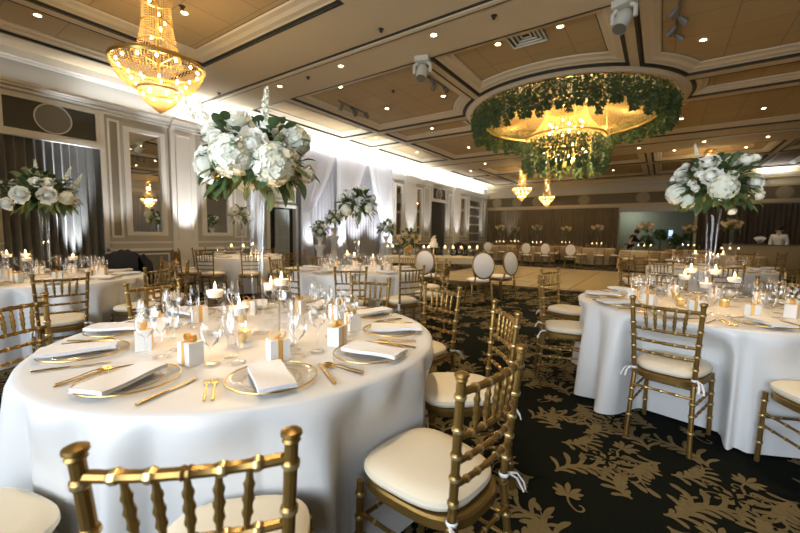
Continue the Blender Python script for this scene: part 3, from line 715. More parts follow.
basket_chandelier('crystal chandelier on the far side of the hall seen in the mirror', 6.2, 10.6, .58, 3.3, 4.6, .70)
basket_chandelier('crystal chandelier mostly hidden above the right hand flower arrangement', 1.35, 19.1, .62, 3.9, 4.72, .74)

# the round centre chandelier: greenery curtains round swags of gold crystal
def centre_chandelier():
    t = hangs('flower_chandelier', 'huge round chandelier of hanging greenery and swagged gold crystals', 'chandelier', BAYC.x, BAYC.y, 4.6)
    rnd = random.Random(3)
    var = []
    for k in range(5):
        q = MB(); L = (.62, .72, .82, .68, .76)[k]
        q.tube([(0, 0, .05), (.01, 0, -L * .5), (0, .01, -L)], .006, 5)
        for i in range(300):
            s_ = rnd.random() ** .85; z = .04 - s_ * L; wd = .088 * (1 - s_ ** 3 * .8) ; a = rnd.uniform(0, 2 * pi); rr = wd * sqrt(rnd.random())
            c = Vector((rr * cos(a), rr * sin(a), z)); l_ = rnd.uniform(.045, .08); w_ = rnd.uniform(.014, .024)
            d = Vector((cos(a) * .5, sin(a) * .5, -1)).normalized(); sd = d.cross(Vector((rnd.uniform(-1, 1), rnd.uniform(-1, 1), .2))).normalized()
            q.cur = 1 if rnd.random() < .4 else 0
            q.add([c, c + d * l_ * .5 + sd * w_, c + d * l_, c + d * l_ * .5 - sd * w_], [(0, 1, 2, 3)])
        var.append(q)
    me = {}
    def put(kind, r_, a, z, sc):
        if kind not in me:
            o = var[kind].build('greenery_strand', [STRAND, STRAND2], t, 0); me[kind] = o
        else:
            o = me[kind].copy(); C.objects.link(o); o.parent = t; KIDS[t.name].append(o)
        o.location = (r_ * cos(a), r_ * sin(a), z); o.rotation_euler = (0, 0, rnd.uniform(0, 6)); o.scale = sc
    for i in range(70):
        put(rnd.randrange(5), 2.26 + .06 * ((i % 2) * 2 - 1), 2 * pi * i / 70, -.02, (1.5, 1.5, rnd.uniform(.80, .95)))
    for i in range(30):
        put(rnd.randrange(5), .95 + .05 * ((i % 2) * 2 - 1), 2 * pi * i / 30, -.84, (1.1, 1.1, rnd.uniform(.98, 1.2)))
    def ringpart(name, r_, z, w): 
        q = MB(); q.lathe([(r_ - w, z - w), (r_ + w, z - w), (r_ + w, z + w), (r_ - w, z + w), (r_ - w, z - w)], 64); q.build(name, CGOLD, t)
    ringpart('outer_ring', 2.08, -.30, .02); ringpart('bell_ring', .98, -.72, .018); ringpart('crown_ring', .5, .0, .02); ringpart('suspension_ring', 2.30, -.0, .02)
    for k in range(4):
        a = k * pi / 2 + .4
        for r_, z0, z1 in ((.5, 0, .24), (2.3, 0, .16), (.98, -.72, .22), (2.08, -.3, .17)):
            q = MB(); q.tube([(r_ * cos(a), r_ * sin(a), z0), (r_ * cos(a), r_ * sin(a), z1)], .007, 6); q.build('suspension_rod', CGOLD, t)
    q = MB()
    for k in range(150):     # swags from the crown out to the outer ring
        a = 2 * pi * k / 150
        for i in range(46):
            u = i / 45; r_ = .55 + 1.53 * u; z = .06 - .36 * u - .10 * sin(pi * u)
            q.octa((r_ * cos(a), r_ * sin(a), z), .0125)
    q.build('crystal_swags', CRYST, t, 0)
    q = MB()
    for k in range(100):      # flaring bell
        a = 2 * pi * k / 100
        for i in range(26):
            u = i / 25; r_ = .50 + .48 * u ** 1.8; z = .0 - .72 * u
            q.octa((r_ * cos(a), r_ * sin(a), z), .0125)
    q.build('crystal_bell', CRYST, t, 0)
    q = MB()
    beads(q, [(.45, -.8), (.47, -1.0), (.36, -1.2), (.16, -1.4), (.02, -1.46)], 34, .05, .016)
    beads(q, [(.62, -.8), (.62, -1.12)], 44, .05, .014); q.build('crystal_core', CRYST, t, 0)
    bb = MB(); bb.ball((0, 0, 0), .022, 8, 6, 1.4); b0 = None
    for i in range(40):
        if i < 16: a = 2 * pi * i / 16; p = (.40 * cos(a), .40 * sin(a), -.35 - .1 * (i % 3))
        elif i < 28: a = 2 * pi * i / 12; p = (.54 * cos(a), .54 * sin(a), -1.0 - .08 * (i % 2))
        else: a = 2 * pi * i / 12; p = (.28 * cos(a), .28 * sin(a), -1.18 - .06 * (i % 3))
        if b0 is None: b0 = bb.build('bulb', BULB, t); b0.location = p
        else:
            o = b0.copy(); C.objects.link(o); o.parent = t; o.location = p; KIDS[t.name].append(o)
    for p, w in (((0, 0, -.35), 60), ((0, 0, -1.05), 40)):
        light('POINT', 'chandelier_glow', p, w, (1, .74, .36), .2, parent=t)
    for k in range(6):
        a = k * pi / 3; light('POINT', 'chandelier_glow', (1.45 * cos(a), 1.45 * sin(a), -.16), 11, (1, .74, .36), .12, parent=t)
centre_chandelier()

# ================================================================== CHAIRS
def bamboo(q, pts, r, knots, n=8, cap=None):
    """turned rod with raised rings at arc-length fractions"""
    pts = [Vector(p) for p in pts]; L = [0]
    for a, b in zip(pts, pts[1:]): L.append(L[-1] + (b - a).length)
    T = L[-1]; S = [(0, 1.0), (T, 1.0)] + [(l, 1.0) for l in L[1:-1]]
    for k in knots:
        s = k * T
        S += [(s - .011, 1.0), (s - .006, 1.28), (s, 1.38), (s + .006, 1.28), (s + .011, 1.0)]
    S = sorted(x for x in S if 0 <= x[0] <= T); P, Rr = [], []
    for s, f in S:
        if P and s - last < 1e-4: continue
        last = s
        j = max(j for j in range(len(L)) if L[j] <= s + 1e-9); j = min(j, len(pts) - 2); u = (s - L[j]) / (L[j + 1] - L[j])
        P.append(pts[j].lerp(pts[j + 1], u)); Rr.append(r * f)
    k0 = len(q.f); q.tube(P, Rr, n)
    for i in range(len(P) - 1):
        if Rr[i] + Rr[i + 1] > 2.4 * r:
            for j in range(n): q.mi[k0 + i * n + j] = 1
def rod(name, pts, r, knots, parent, n=8):
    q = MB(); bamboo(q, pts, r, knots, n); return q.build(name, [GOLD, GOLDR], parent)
TW_, SW_ = .180, .156          # half widths of the back at the top and at the seat
def post_x(z): return SW_ + (TW_ - SW_) * (z - .43) / .485
def post_y(z): return -.195 - .038 * (z - .43) / .485
def slab(prof, outline_n=40, wf=.2, wb=.165, d0=-.2, d1=.2, e=3.2):
    """rounded trapezoid seat slab: prof = (inset, z)"""
    q = MB(); loops = []
    for ins, z in prof:
        lp = []
        for k in range(outline_n):
            a = 2 * pi * k / outline_n; ca, sa = cos(a), sin(a)
            y = (abs(sa) ** (2 / e)) * (1 if sa > 0 else -1); x_ = (abs(ca) ** (2 / e)) * (1 if ca > 0 else -1)
            yy = (d0 + d1) / 2 + y * ((d1 - d0) / 2 - ins); w = wb + (wf - wb) * ((yy - d0) / (d1 - d0)); lp.append((x_ * (w - ins), yy, z))
        loops.append(lp)
    n = outline_n; v = [p for l in loops for p in l]
    f = [(i * n + j, i * n + (j + 1) % n, (i + 1) * n + (j + 1) % n, (i + 1) * n + j) for i in range(len(loops) - 1) for j in range(n)]
    f += [tuple(range(n - 1, -1, -1)), tuple((len(loops) - 1) * n + j for j in range(n))]
    q.add(v, f); return q
def chiavari(detail=True):
    t = thing('chiavari_chair', 'x', 'chair')
    for s in (-1, 1):
        q = MB(); bamboo(q, [(s * (SW_ + .012), -.245, 0), (s * SW_, -.2, .40), (s * SW_, -.195, .43), (s * TW_, -.233, .895)], .0135, (.16, .27, .35, .48, .58, .67, .75, .84, .95) if detail else (.3, .5, .7, .9), 10 if detail else 6)
        x, y = s * TW_, -.234
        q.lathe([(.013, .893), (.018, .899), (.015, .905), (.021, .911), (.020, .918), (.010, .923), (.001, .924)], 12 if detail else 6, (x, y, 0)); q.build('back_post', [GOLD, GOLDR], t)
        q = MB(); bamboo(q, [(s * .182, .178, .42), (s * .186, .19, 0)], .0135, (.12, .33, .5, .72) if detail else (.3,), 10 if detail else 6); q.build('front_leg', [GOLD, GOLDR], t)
    if detail:
        for z0, nm, r_, bow in ((.862, 'top_rail', .0115, .02), (.722, 'back_rail', .0095, .016), (.648, 'back_rail', .0095, .014), (.574, 'back_rail', .0095, .012)):
            a, b = post_x(z0), post_y(z0)
            rod(nm, [(a * (k / 4 - 1), b - bow * (1 - (k / 4 - 1) ** 2), z0) for k in range(9)], r_, [k / 6 for k in range(1, 6)], t)
        for k in range(5):
            f = (k - 2) * .3
            q = MB(); a0, b0 = post_x(.722) * f * .92, post_y(.722) - .016 * (1 - f * f); a1, b1 = post_x(.862) * f, post_y(.862) - .02 * (1 - f * f)
            P = [Vector((a0, b0, .722)).lerp(Vector((a1, b1, .862)), i / 14) for i in range(15)]
            q.tube(P, [.005 + .004 * sin(pi * i / 14) + (.0032 if i in (4, 7, 10) else 0) for i in range(15)], 8); q.build('spindle', GOLD, t)
        rod('stretcher', [(-SW_ - .006, -.215, .345), (SW_ + .006, -.215, .345)], .008, (.25, .5, .75), t)
        for z0 in (.30, .225):
            for s in (-1, 1): rod('stretcher', [(s * (SW_ + .007), -.222, z0), (s * .184, .184, z0)], .0075, (.2, .4, .6, .8), t)
        rod('stretcher', [(-.184, .185, .27), (.184, .185, .27)], .0075, (.25, .5, .75), t)
    else:
        q = MB()
        for z0 in (.862, .722, .648, .574): a, b = post_x(z0), post_y(z0); q.tube([(-a, b, z0), (0, b - .015, z0), (a, b, z0)], .0105, 6)
        q.build('back_rails', GOLD, t)
        q = MB()
        for k in range(5):
            f = (k - 2) * .3; q.tube([(post_x(.722) * f, post_y(.722) - .012, .722), (post_x(.862) * f, post_y(.862) - .015, .862)], .008, 6)
        q.build('spindles', GOLD, t)
        q = MB()
        for z0 in (.30, .225):
            for s in (-1, 1): q.tube([(s * SW_, -.222, z0), (s * .184, .184, z0)], .008, 5)
        q.build('stretchers', GOLD, t)
    slab([(.012, .395), (.0, .402), (.0, .432), (.006, .440)], 40 if detail else 20, .205, .17, -.215, .205).build('seat_frame', GOLD, t)
    slab([(.02, .440), (.004, .447), (-.004, .462), (-.002, .478), (.012, .491), (.05, .499), (.12, .503)], 44 if detail else 20, .205, .168, -.188, .215).build('seat_cushion', IVORY, t)
    if detail:
        for s in (-1, 1):
            q = MB(); x, y = s * (SW_ + .002), -.198
            q.lathe([(.0165, .448), (.019, .455), (.0165, .462)], 10, (x, y, 0)); q.tube([(x + s * .016, y - .006, .455), (x + s * .04, y - .03, .452), (x + s * .055, y - .05, .42), (x + s * .058, y - .055, .395)], .006, 6, flat=.5)
            q.tube([(x + s * .016, y - .006, .455), (x + s * .03, y - .035, .44), (x + s * .034, y - .06, .40)], .006, 6, flat=.5); q.build('cushion_tie', NAPK, t)
    return t
CH = chiavari(True); CHF = chiavari(False)
st = {'n': False, 'f': False}
chairs = []
def seat_chair(x, y, face, label, group, far=False):
    """face = direction in degrees of the sitter's gaze turned from +Y"""
    k = 'f' if far else 'n'; o = place(CHF if far else CH, st[k], (x, y, 0), R(face), label, group); st[k] = True
    chairs.append(o); return o
def around(tbl, ang, r_, label, group, far=False, turn=0):
    a = R(ang); return seat_chair(tbl[0] + r_ * cos(a), tbl[1] + r_ * sin(a), ang + 90 + turn, label, group, far)
def oval_chair():
    t = thing('oval_back_chair', 'x', 'chair')
    q = MB(); q.lathe([(.001, .028), (.15, .024), (.185, .012), (.19, 0), (.185, -.012), (.15, -.024), (.001, -.028)], 28, sy=1.2)
    tilt = Matrix.Translation((0, -.25, .76)) @ Matrix.Rotation(R(82), 4, 'X'); q.v = [tuple(tilt @ Vector(p)) for p in q.v]; q.build('back_pad', OVALC, t)
    q = MB(); q.tube([(.198 * cos(a * pi / 18), .236 * sin(a * pi / 18), 0) for a in range(37)], .015, 8, False); q.v = [tuple(tilt @ Vector(p)) for p in q.v]
    for s in (-1, 1): q.tube([(s * .15, -.215, .44), (s * .12, -.225, .57)], .015, 8)
    q.build('back_frame', GOLD, t)
    slab([(.02, .40), (0, .41), (0, .445), (.01, .45)], 36, .23, .20, -.22, .23, 2.6).build('seat_frame', GOLD, t)
    slab([(.02, .45), (.006, .458), (.004, .475), (.02, .495), (.08, .508)], 36, .23, .20, -.21, .23, 2.6).build('seat_cushion', OVALC, t)
    for sx, sy in ((-1, 1), (1, 1), (-1, -1), (1, -1)):
        q = MB(); y = .18 if sy > 0 else -.19
        q.tube([(sx * .18, y, .42), (sx * .185, y + sy * .02, .25), (sx * .20, y + sy * (.05 if sy < 0 else .02), 0)], [.022, .018, .011], 8); q.build('leg', GOLD, t)
    return t
OC = oval_chair(); stO = [False]
def oval(x, y, face, label, group='white oval backed chairs by the dance floor'):
    o = place(OC, stO[0], (x, y, 0), R(face), label, group); stO[0] = True; chairs.append(o); return o

# ================================================================== TABLECLOTHS
def round_cloth(name, c, r_, label, m_=CLOTH, seed=0, near=True, group=None, zt=.76):
    rnd = random.Random(seed); N = 288 if near else 72; nf = rnd.choice((22, 24)); ph = [rnd.uniform(0, 6.3) for _ in range(4)]
    prof = [(0, .0), (.35, .0), (.7, .0), (.9, .0), (.965, 0), (.99, -.002), (1.0, -.010)]
    q = MB(); rows = []
    for f, dz in prof[1:]: rows.append([(c[0] + r_ * f * cos(2 * pi * j / N), c[1] + r_ * f * sin(2 * pi * j / N), zt + dz) for j in range(N)])
    steps = 16 if near else 7
    cl = [(o.location, o.rotation_euler.z) for o in chairs if hypot(o.location.x - c[0], o.location.y - c[1]) < r_ + .9]
    for i in range(1, steps + 1):
        t = i / steps; z = zt - .010 - (zt - .026) * t; row = []
        for j in range(N):
            a = 2 * pi * j / N
            am = .074 * t ** .55
            w = 2 * abs(cos((nf * a + ph[0]) / 2 + .7 * sin(3 * a + ph[1]) + .35 * sin(7 * a + ph[2]))) ** 1.25 - 1
            rr = r_ + .004 + .02 * t + am * w + .028 * t * sin(5 * a + ph[2]) + .012 * t * sin(41 * a + ph[3])
            p = Vector((c[0] + rr * cos(a), c[1] + rr * sin(a))); p0 = p
            for (l, rz) in cl:
                d = p0 - Vector((l.x, l.y)); lx = d.x * cos(rz) + d.y * sin(rz); ly = -d.x * sin(rz) + d.y * cos(rz)
                lim = .238
                if ly < lim and ly > -.6 and abs(lx) < .32:
                    wt = 1 if abs(lx) < .225 else max(0, 1 - (abs(lx) - .225) / .095); wt = wt * wt * (3 - 2 * wt)
                    wz = max(0, min(1, (.745 - z) / .2)); wz = wz * wz * (3 - 2 * wz)
                    mv = (lim - ly) * wt * wz; p = p + Vector((-sin(rz), cos(rz))) * mv
            row.append((p.x, p.y, z))
        rows.append(row)
    v = [(c[0], c[1], zt)] + [p for r2 in rows for p in r2]
    f = [(0, 1 + j, 1 + (j + 1) % N) for j in range(N)]
    f += [(1 + i * N + j, 1 + (i + 1) * N + j, 1 + (i + 1) * N + (j + 1) % N, 1 + i * N + (j + 1) % N) for i in range(len(rows) - 1) for j in range(N)]
    q.add([(x - c[0], y - c[1], z) for x, y, z in v], f)
    o = q.build(name, m_, None, 0); o.data.polygons.foreach_set('use_smooth', [True] * len(o.data.polygons)); o.location = (c[0], c[1], 0)
    return tag(o, label, 'tablecloth', group)

# ================================================================== TABLEWARE
def once(fn):
    S = {'p': None}
    def get(loc, rz=0, group=None, *a):
        if S['p'] is None:
            S['p'] = fn(*a); o = S['p']
        else: o = copy_tree(S['p'])
        o.location = loc; o.rotation_euler = (0, 0, rz); o['label'] = 'x'
        if group: o['group'] = group
        return o
    return get
def mesh_glass(name, cat, prof, n=24):
    def f():
        q = MB(); q.lathe(prof, n); o = q.build(name, GLASS, None, 60); return tag(o, 'x', cat)
    return f
goblet = once(mesh_glass('water_goblet', 'glass', [(.001, .003), (.034, .002), (.036, .004), (.008, .009), (.005, .02), (.005, .07), (.010, .078), (.028, .092), (.039, .12), (.040, .145), (.036, .175), (.0355, .1755)]))
wine = once(mesh_glass('wine_glass', 'glass', [(.001, .003), (.034, .002), (.036, .004), (.008, .009), (.004, .02), (.004, .105), (.012, .113), (.034, .135), (.041, .165), (.036, .215), (.0355, .2155)]))
flute = once(mesh_glass('champagne_flute', 'glass', [(.001, .003), (.030, .002), (.032, .004), (.006, .009), (.004, .02), (.004, .085), (.010, .095), (.022, .13), (.026, .18), (.022, .235), (.0215, .2355)]))
tumbler = once(mesh_glass('stemless_tumbler', 'glass', [(.001, .004), (.028, .002), (.036, .02), (.039, .06), (.035, .10), (.0335, .101), (.0375, .06), (.0345, .022), (.026, .008), (.001, .008)]))
def f_charger():
    t = thing('charger_plate', 'x', 'plate')
    q = MB(); q.lathe([(.001, .003), (.095, .003), (.11, .006), (.155, .013), (.157, .016), (.112, .010), (.095, .007), (.001, .007)], 48); q.build('glass_plate', thin_glass('charger_glass', (.99, .985, .97), .08, .03, .3), t, 60)
    q = MB(); q.tube([(.1565 * cos(a * pi / 24), .1565 * sin(a * pi / 24), .0155) for a in range(49)], .0032, 6, False); q.build('gold_rim', CUTL, t, 60)
    q = MB(); q.tube([(.1 * cos(a * pi / 24), .1 * sin(a * pi / 24), .0085) for a in range(49)], .0012, 5, False); q.build('gold_line', CUTL, t, 60)
    return t
charger = once(f_charger)
def f_napkin():
    q = MB(); n = 10; rnd = random.Random(1)
    def lay(z, x0, x1, y0, y1):
        P = []
        for i in range(n + 1):
            row = []
            for j in range(7):
                u, v_ = i / n, j / 6; y = y0 + (y1 - y0) * u; x_ = x0 + (x1 - x0) * v_
                dz = .003 * sin(u * 6 + v_ * 3) - (.012 if y > .145 else 0) * min(1, (y - .145) / .05)
                row.append((x_, y, z + dz))
            P.append(row)
        return P
    for k, (z, e) in enumerate(((.0, 0), (.0035, .002), (.007, .004), (.0105, .001))):
        A = lay(z + .001, -.062 + e, .062 - e * .5, -.135 + e, .135 - e); B = lay(z + .0040, -.062 + e, .062 - e * .5, -.135 + e, .135 - e)
        q.grid(B); q.grid([list(reversed(r_)) for r_ in A])
        for side in (0, -1):
            q.grid([[A[i][side], B[i][side]] for i in range(n + 1)]); q.grid([[a, b] for a, b in zip(A[side], B[side])])
    o = q.build('folded_napkin', NAPK, None, 50); return tag(o, 'x', 'napkin')
napkin = once(f_napkin)
def f_fork():
    q = MB(); P = []
    q.tube([(0, -.095, .004), (0, -.03, .005), (0, .025, .010), (0, .045, .007)], [.0055, .0042, .003, .004], 8, flat=.5)
    q.box(-.010, .010, .043, .060, .004, .007)
    for k in range(4): q.tube([(-.009 + k * .006, .058, .0055), (-.009 + k * .006, .08, .007), (-.009 + k * .006, .10, .004)], [.0022, .0018, .001], 5)
    o = q.build('fork', CUTL, None, 40); return tag(o, 'x', 'fork')
fork = once(f_fork)
def f_knife():
    q = MB(); q.tube([(0, -.115, .004), (0, -.06, .0055), (0, .0, .004)], [.006, .007, .005], 8, flat=.6)
    P = [(-.004, 0, .003), (.006, 0, .003), (.010, .05, .003), (.009, .10, .003), (0, .125, .003), (-.004, .10, .003)]
    q.add(P + [(x, y, z + .002) for x, y, z in P], [tuple(range(5, -1, -1)), tuple(range(6, 12))] + [(i, (i + 1) % 6, 6 + (i + 1) % 6, 6 + i) for i in range(6)])
    o = q.build('table_knife', CUTL, None, 40); return tag(o, 'x', 'knife')
knife = once(f_knife)
def f_box():
    t = thing('favor_box', 'x', 'box'); q = MB(); q.box(-.040, .040, -.031, .031, 0, .092); b = q.build('box', BOXW, t, 0)
    q = MB(); q.box(-.0095, .0095, -.0325, .0325, -.0, .0935); q.build('ribbon', RIBB, t, 0)
    q = MB()
    for s in (-1, 1):
        P = []
        for i in range(9):
            a = pi * 2 * i / 8; P.append((s * (.017 - .017 * cos(a)), 0, .096 + .020 * sin(a) * .9 + .006 * (1 - cos(a))))
        q.grid([[(x, -.009, z) for x, y, z in P], [(x, .009, z) for x, y, z in P]])
        q.grid([[(0, -.006, .092), (0, .006, .092)], [(s * .02, -.016, .093), (s * .022, -.004, .093)], [(s * .034, -.032, .082), (s * .036, -.018, .08)]])
    q.ball((0, 0, .098), .008, 8, 5); q.build('bow', RIBB, t, 60); return t
fbox = once(f_box)
def f_card():
    t = thing('menu_card', 'x', 'card'); q = MB(); q.add([(-.045, -.02, 0), (.045, -.02, 0), (.045, 0, .075), (-.045, 0, .075), (-.045, .02, 0), (.045, .02, 0)], [(0, 1, 2, 3), (3, 2, 5, 4)]); q.build('folded_card', BOXW, t, 0)
    return t
def f_votive():
    t = thing('votive_holder', 'x', 'candle')
    q = MB(); q.lathe([(.001, .002), (.025, .0), (.029, .012), (.031, .055), (.0295, .055), (.0275, .014), (.001, .008)], 22); q.build('gold_cup', VOTIVE, t)
    q = MB(); q.lathe([(.001, .03), (.026, .03), (.001, .034)], 16); q.build('wax', WAX, t)
    q = MB(); q.lathe([(.001, .032), (.004, .038), (.002, .05), (.0005, .056)], 8); q.build('flame', FLAME, t); return t
votive = once(f_votive)
def floating(hh, rr=.052):
    def f():
        t = thing('floating_candle_vase', 'x', 'candle')
        q = MB(); q.lathe([(.001, .006), (rr * .8, .0), (rr, .004), (rr, hh), (rr - .001, hh + .0005)], 28); q.build('glass_cylinder', VGLASS, t, 50)
        q = MB(); q.lathe([(.001, hh * .84), (rr - .005, hh * .84)], 24); q.build('water', WATER, t, 50)
        q = MB(); z = hh * .84; q.lathe([(.001, z - .022), (rr * .62, z - .018), (rr * .82, z + .004), (rr * .80, z + .018), (rr * .3, z + .012), (.001, z + .012)], 24); c_ = q.build('candle', WAX, t)
        q = MB(); q.tube([(0, 0, z + .01), (0, 0, z + .022)], .0012, 5); q.build('wick', BLACK, c_, 0)
        q = MB(); q.lathe([(.0008, z + .018), (.0068, z + .028), (.0055, z + .038), (.0025, z + .052), (.0004, z + .062)], 10); q.build('flame', FLAME, c_)
        return t
    return once(f)
fl_hi, fl_mid, fl_lo = floating(.30), floating(.25), floating(.20)
def f_trumpet():
    t = thing('trumpet_vase', 'x', 'vase')
    q = MB(); q.lathe([(.001, .012), (.062, .004), (.066, .0), (.068, .006), (.03, .018), (.024, .035), (.025, .05), (.027, .2), (.034, .45), (.044, .66), (.052, .76), (.051, .7605)], 32); q.build('glass_body', VGLASS, t, 50); return t
trumpet = once(f_trumpet)

# ================================================================== FLOWERS
def rose_mesh(seed, r_=.055, n=46, openness=1.0):
    """full garden rose: overlapping petals wrapped round a bud, each tip curling outward"""
    q = MB(); rnd = random.Random(seed); ga = pi * (3 - sqrt(5)); q.ball((0, 0, -r_ * .05), r_ * .62, 12, 8, 1.0)
    for i in range(n):
        f = (i + .5) / n; th0 = R(12) + R(108) * f ** .75; a = i * ga + rnd.uniform(-.2, .2); rad = r_ * (.62 + .38 * f) * rnd.uniform(.95, 1.06)
        span = (.50 + .30 * f) * rnd.uniform(.85, 1.15); wd = (.30 + .20 * f) * rnd.uniform(.85, 1.2); fl = rnd.uniform(.5, 1.5); P = []
        for u in range(5):
            t = u / 4; th = th0 + span * (.45 - t); row = []
            for v in range(5):
                s = (v / 4 - .5) * 2; rr = rad * (.86 + (.16 + .24 * openness * f) * fl * t * t + .05 * sin(3 * s + i) * t) * (1 + .10 * s * s * (t - .4))
                az = a + s * wd * (.55 + .45 * sin(pi * min(1, .15 + .75 * t))) / max(.5, sin(max(.3, th)))
                tt = max(.06, th + .10 * s * s * (t - .3))
                row.append((rr * sin(tt) * cos(az), rr * sin(tt) * sin(az), rr * cos(tt) * .92 - r_ * .05))
            P.append(row)
        q.grid(P)
    return q
def hydrangea_mesh(seed, r_=.09, n=260):
    q = MB(); rnd = random.Random(seed); ga = pi * (3 - sqrt(5)); q.ball((0, 0, 0), r_ * .80, 14, 9, .82)
    for i in range(n):
        z = 1 - 1.7 * (i + .5) / n; rr = sqrt(max(0, 1 - z * z)); a = i * ga; d = Vector((rr * cos(a), rr * sin(a), z)) ; c = d * r_ * rnd.uniform(.86, 1.02); c.z *= .84
        d = (d + Vector((rnd.uniform(-.4, .4), rnd.uniform(-.4, .4), rnd.uniform(-.4, .4)))).normalized()
        u = d.cross(Vector((.3, .2, 1))).normalized(); w = d.cross(u); s = r_ * rnd.uniform(.15, .20); th = rnd.uniform(0, 1.5)
        for k in range(4):
            b = th + k * pi / 2; e = u * cos(b) + w * sin(b); g = u * -sin(b) + w * cos(b)
            q.add([c, c + (e * .6 + g * .5) * s + d * s * .25, c + e * s + d * s * .10, c + (e * .6 - g * .5) * s + d * s * .25], [(0, 1, 2, 3)])
    return q
def spike_mesh(seed, L=.22, n=30):
    q = MB(); rnd = random.Random(seed); q.tube([(0, 0, -.08), (.004, 0, L * .5), (0, .006, L)], [.004, .003, .0015], 5)
    for i in range(n):
        t = i / n; z = L * (.12 + .88 * t); a = i * 2.4; s = .021 * (1 - .62 * t); c = Vector((.012 * (1 - t * .5) * cos(a), .012 * (1 - t * .5) * sin(a), z)); d = Vector((cos(a), sin(a), .45)).normalized()
        u = d.cross(Vector((0, 0, 1))).normalized(); w = d.cross(u)
        for k in range(4):
            b = k * pi / 2 + .4; e = u * cos(b) + w * sin(b); g = -u * sin(b) + w * cos(b)
            q.add([c, c + d * s * .5 + (e * .6 + g * .4) * s, c + d * s * .8 + e * s, c + d * s * .5 + (e * .6 - g * .4) * s], [(0, 1, 2, 3)])
    return q
ROSEM = [rose_mesh(k, .052, (38, 46, 54)[k], (.7, 1.0, 1.3)[k]) for k in range(3)]; HYDM = [hydrangea_mesh(k) for k in range(2)]; SPKM = [spike_mesh(k) for k in range(2)]
FLP = {}
def flower_part(kind, parent, loc, d, sc, cream=False):
    key = (kind, cream)
    nm, src, mt = {'r0': ('rose', ROSEM[0], PETAL), 'r1': ('rose', ROSEM[1], PETAL), 'r2': ('rose', ROSEM[2], PETAL), 'h0': ('hydrangea', HYDM[0], PETALG), 'h1': ('hydrangea', HYDM[1], PETALG), 's0': ('snapdragon_spike', SPKM[0], PETALG), 's1': ('snapdragon_spike', SPKM[1], PETAL)}[kind]
    if key in FLP:
        o = FLP[key].copy(); o.name = nm; C.objects.link(o); o.parent = parent; KIDS.setdefault(parent.name, []).append(o)
    else:
        o = src.build(nm, PETALC if cream else mt, parent, 0); o.data.polygons.foreach_set('use_smooth', [True] * len(o.data.polygons)); FLP[key] = o
    o.location = loc; o.rotation_euler = Vector(d).to_track_quat('Z', 'Y').to_euler(); o.scale = (sc,) * 3; return o
def foliage(parent, r_, n, seed, length=.11, droop=.5, mats_=None, flat=.85, reach=.74):
    rnd = random.Random(seed); q = MB(); ga = pi * (3 - sqrt(5))
    for i in range(n):
        z = 1 - 1.75 * (i + .5) / n; rr = sqrt(max(0, 1 - z * z)); a = i * ga + rnd.uniform(-.3, .3)
        d = Vector((rr * cos(a), rr * sin(a), z)).normalized(); p = Vector((d.x, d.y, d.z * flat)) * r_ * rnd.uniform(.35, reach)
        L = length * rnd.uniform(.7, 1.35); w = L * rnd.uniform(.20, .30); g = (d + Vector((rnd.uniform(-.5, .5), rnd.uniform(-.5, .5), rnd.uniform(-droop, .35)))).normalized()
        sd = g.cross(Vector((rnd.uniform(-.3, .3), rnd.uniform(-.3, .3), 1))).normalized(); up = sd.cross(g)
        q.cur = 1 if rnd.random() < .3 else 0
        P = []
        for k in range(6):
            t = k / 5; c = p + g * L * t - Vector((0, 0, droop * L * t * t * .55)); ww = w * sin(pi * min(1, .06 + .94 * t)) ** .8
            P.append([c - sd * ww + up * ww * .3, c, c + sd * ww + up * ww * .3])
        q.grid(P)
        q.tube([p * .2, p, p + g * L * .25], .0022, 4, False)
    o = q.build('foliage', mats_ or [LEAFD, LEAFL], parent, 0); o.data.polygons.foreach_set('use_smooth', [True] * len(o.data.polygons)); o['kind'] = 'stuff'; return o
def arrangement(label, loc, r_, blooms, seed, leaves=150, leaf=.11, extra=10, group='white flower arrangements in tall vases', cream=False, stems=.10, flat=.85, ext_s=.75, reach=.80):
    """blooms: (dx in picture, dz, towards the viewer, kind, scale), in units of r_; extra blooms fill the far side"""
    t = thing('flower_arrangement', label, 'flowers', loc, 0, group); rnd = random.Random(seed)
    vx = Vector((loc[0], loc[1], 0)).normalized(); sx = Vector((vx.y, -vx.x, 0))
    for dx, dz, dy, kind, sc in blooms:
        p = (sx * dx - vx * dy + Vector((0, 0, dz))) * r_; d = p.normalized() - vx * .35
        if kind[0] == 's': d = Vector((p.x, p.y, max(.2, p.z))) * .8 + Vector((0, 0, r_ * .8))
        flower_part(kind, t, p, d, sc, cream)
    ga = pi * (3 - sqrt(5))
    for i in range(extra):
        z = 1 - 1.45 * (i + .5) / extra; rr = sqrt(1 - z * z); a = i * ga
        d = Vector((rr * cos(a), rr * sin(a), z))
        if blooms and d.dot(-vx) > .15: d = Vector((d.x, d.y, d.z)) - (-vx) * 2 * d.dot(-vx)
        kind = rnd.choice(['r0', 'r1', 'r2', 'h0', 'h1'])
        flower_part(kind, t, Vector((d.x, d.y, d.z * flat)) * r_ * .82, d, ext_s * r_ / .29 * rnd.uniform(.8, 1.15), cream)
    foliage(t, r_, leaves, seed, leaf * r_ / .29, reach=reach)
    if stems:
        q = MB()
        for k in range(5):
            a = k * 1.3; q.tube([(.10 * r_ * cos(a), .10 * r_ * sin(a), -r_ * .2), (.02 * cos(a), .02 * sin(a), -r_ * .8), (.012 * cos(a + 2), .012 * sin(a + 2), -r_ * .8 - stems)], .0035, 5)
        q.build('stems', LEAFD, t)
    return t
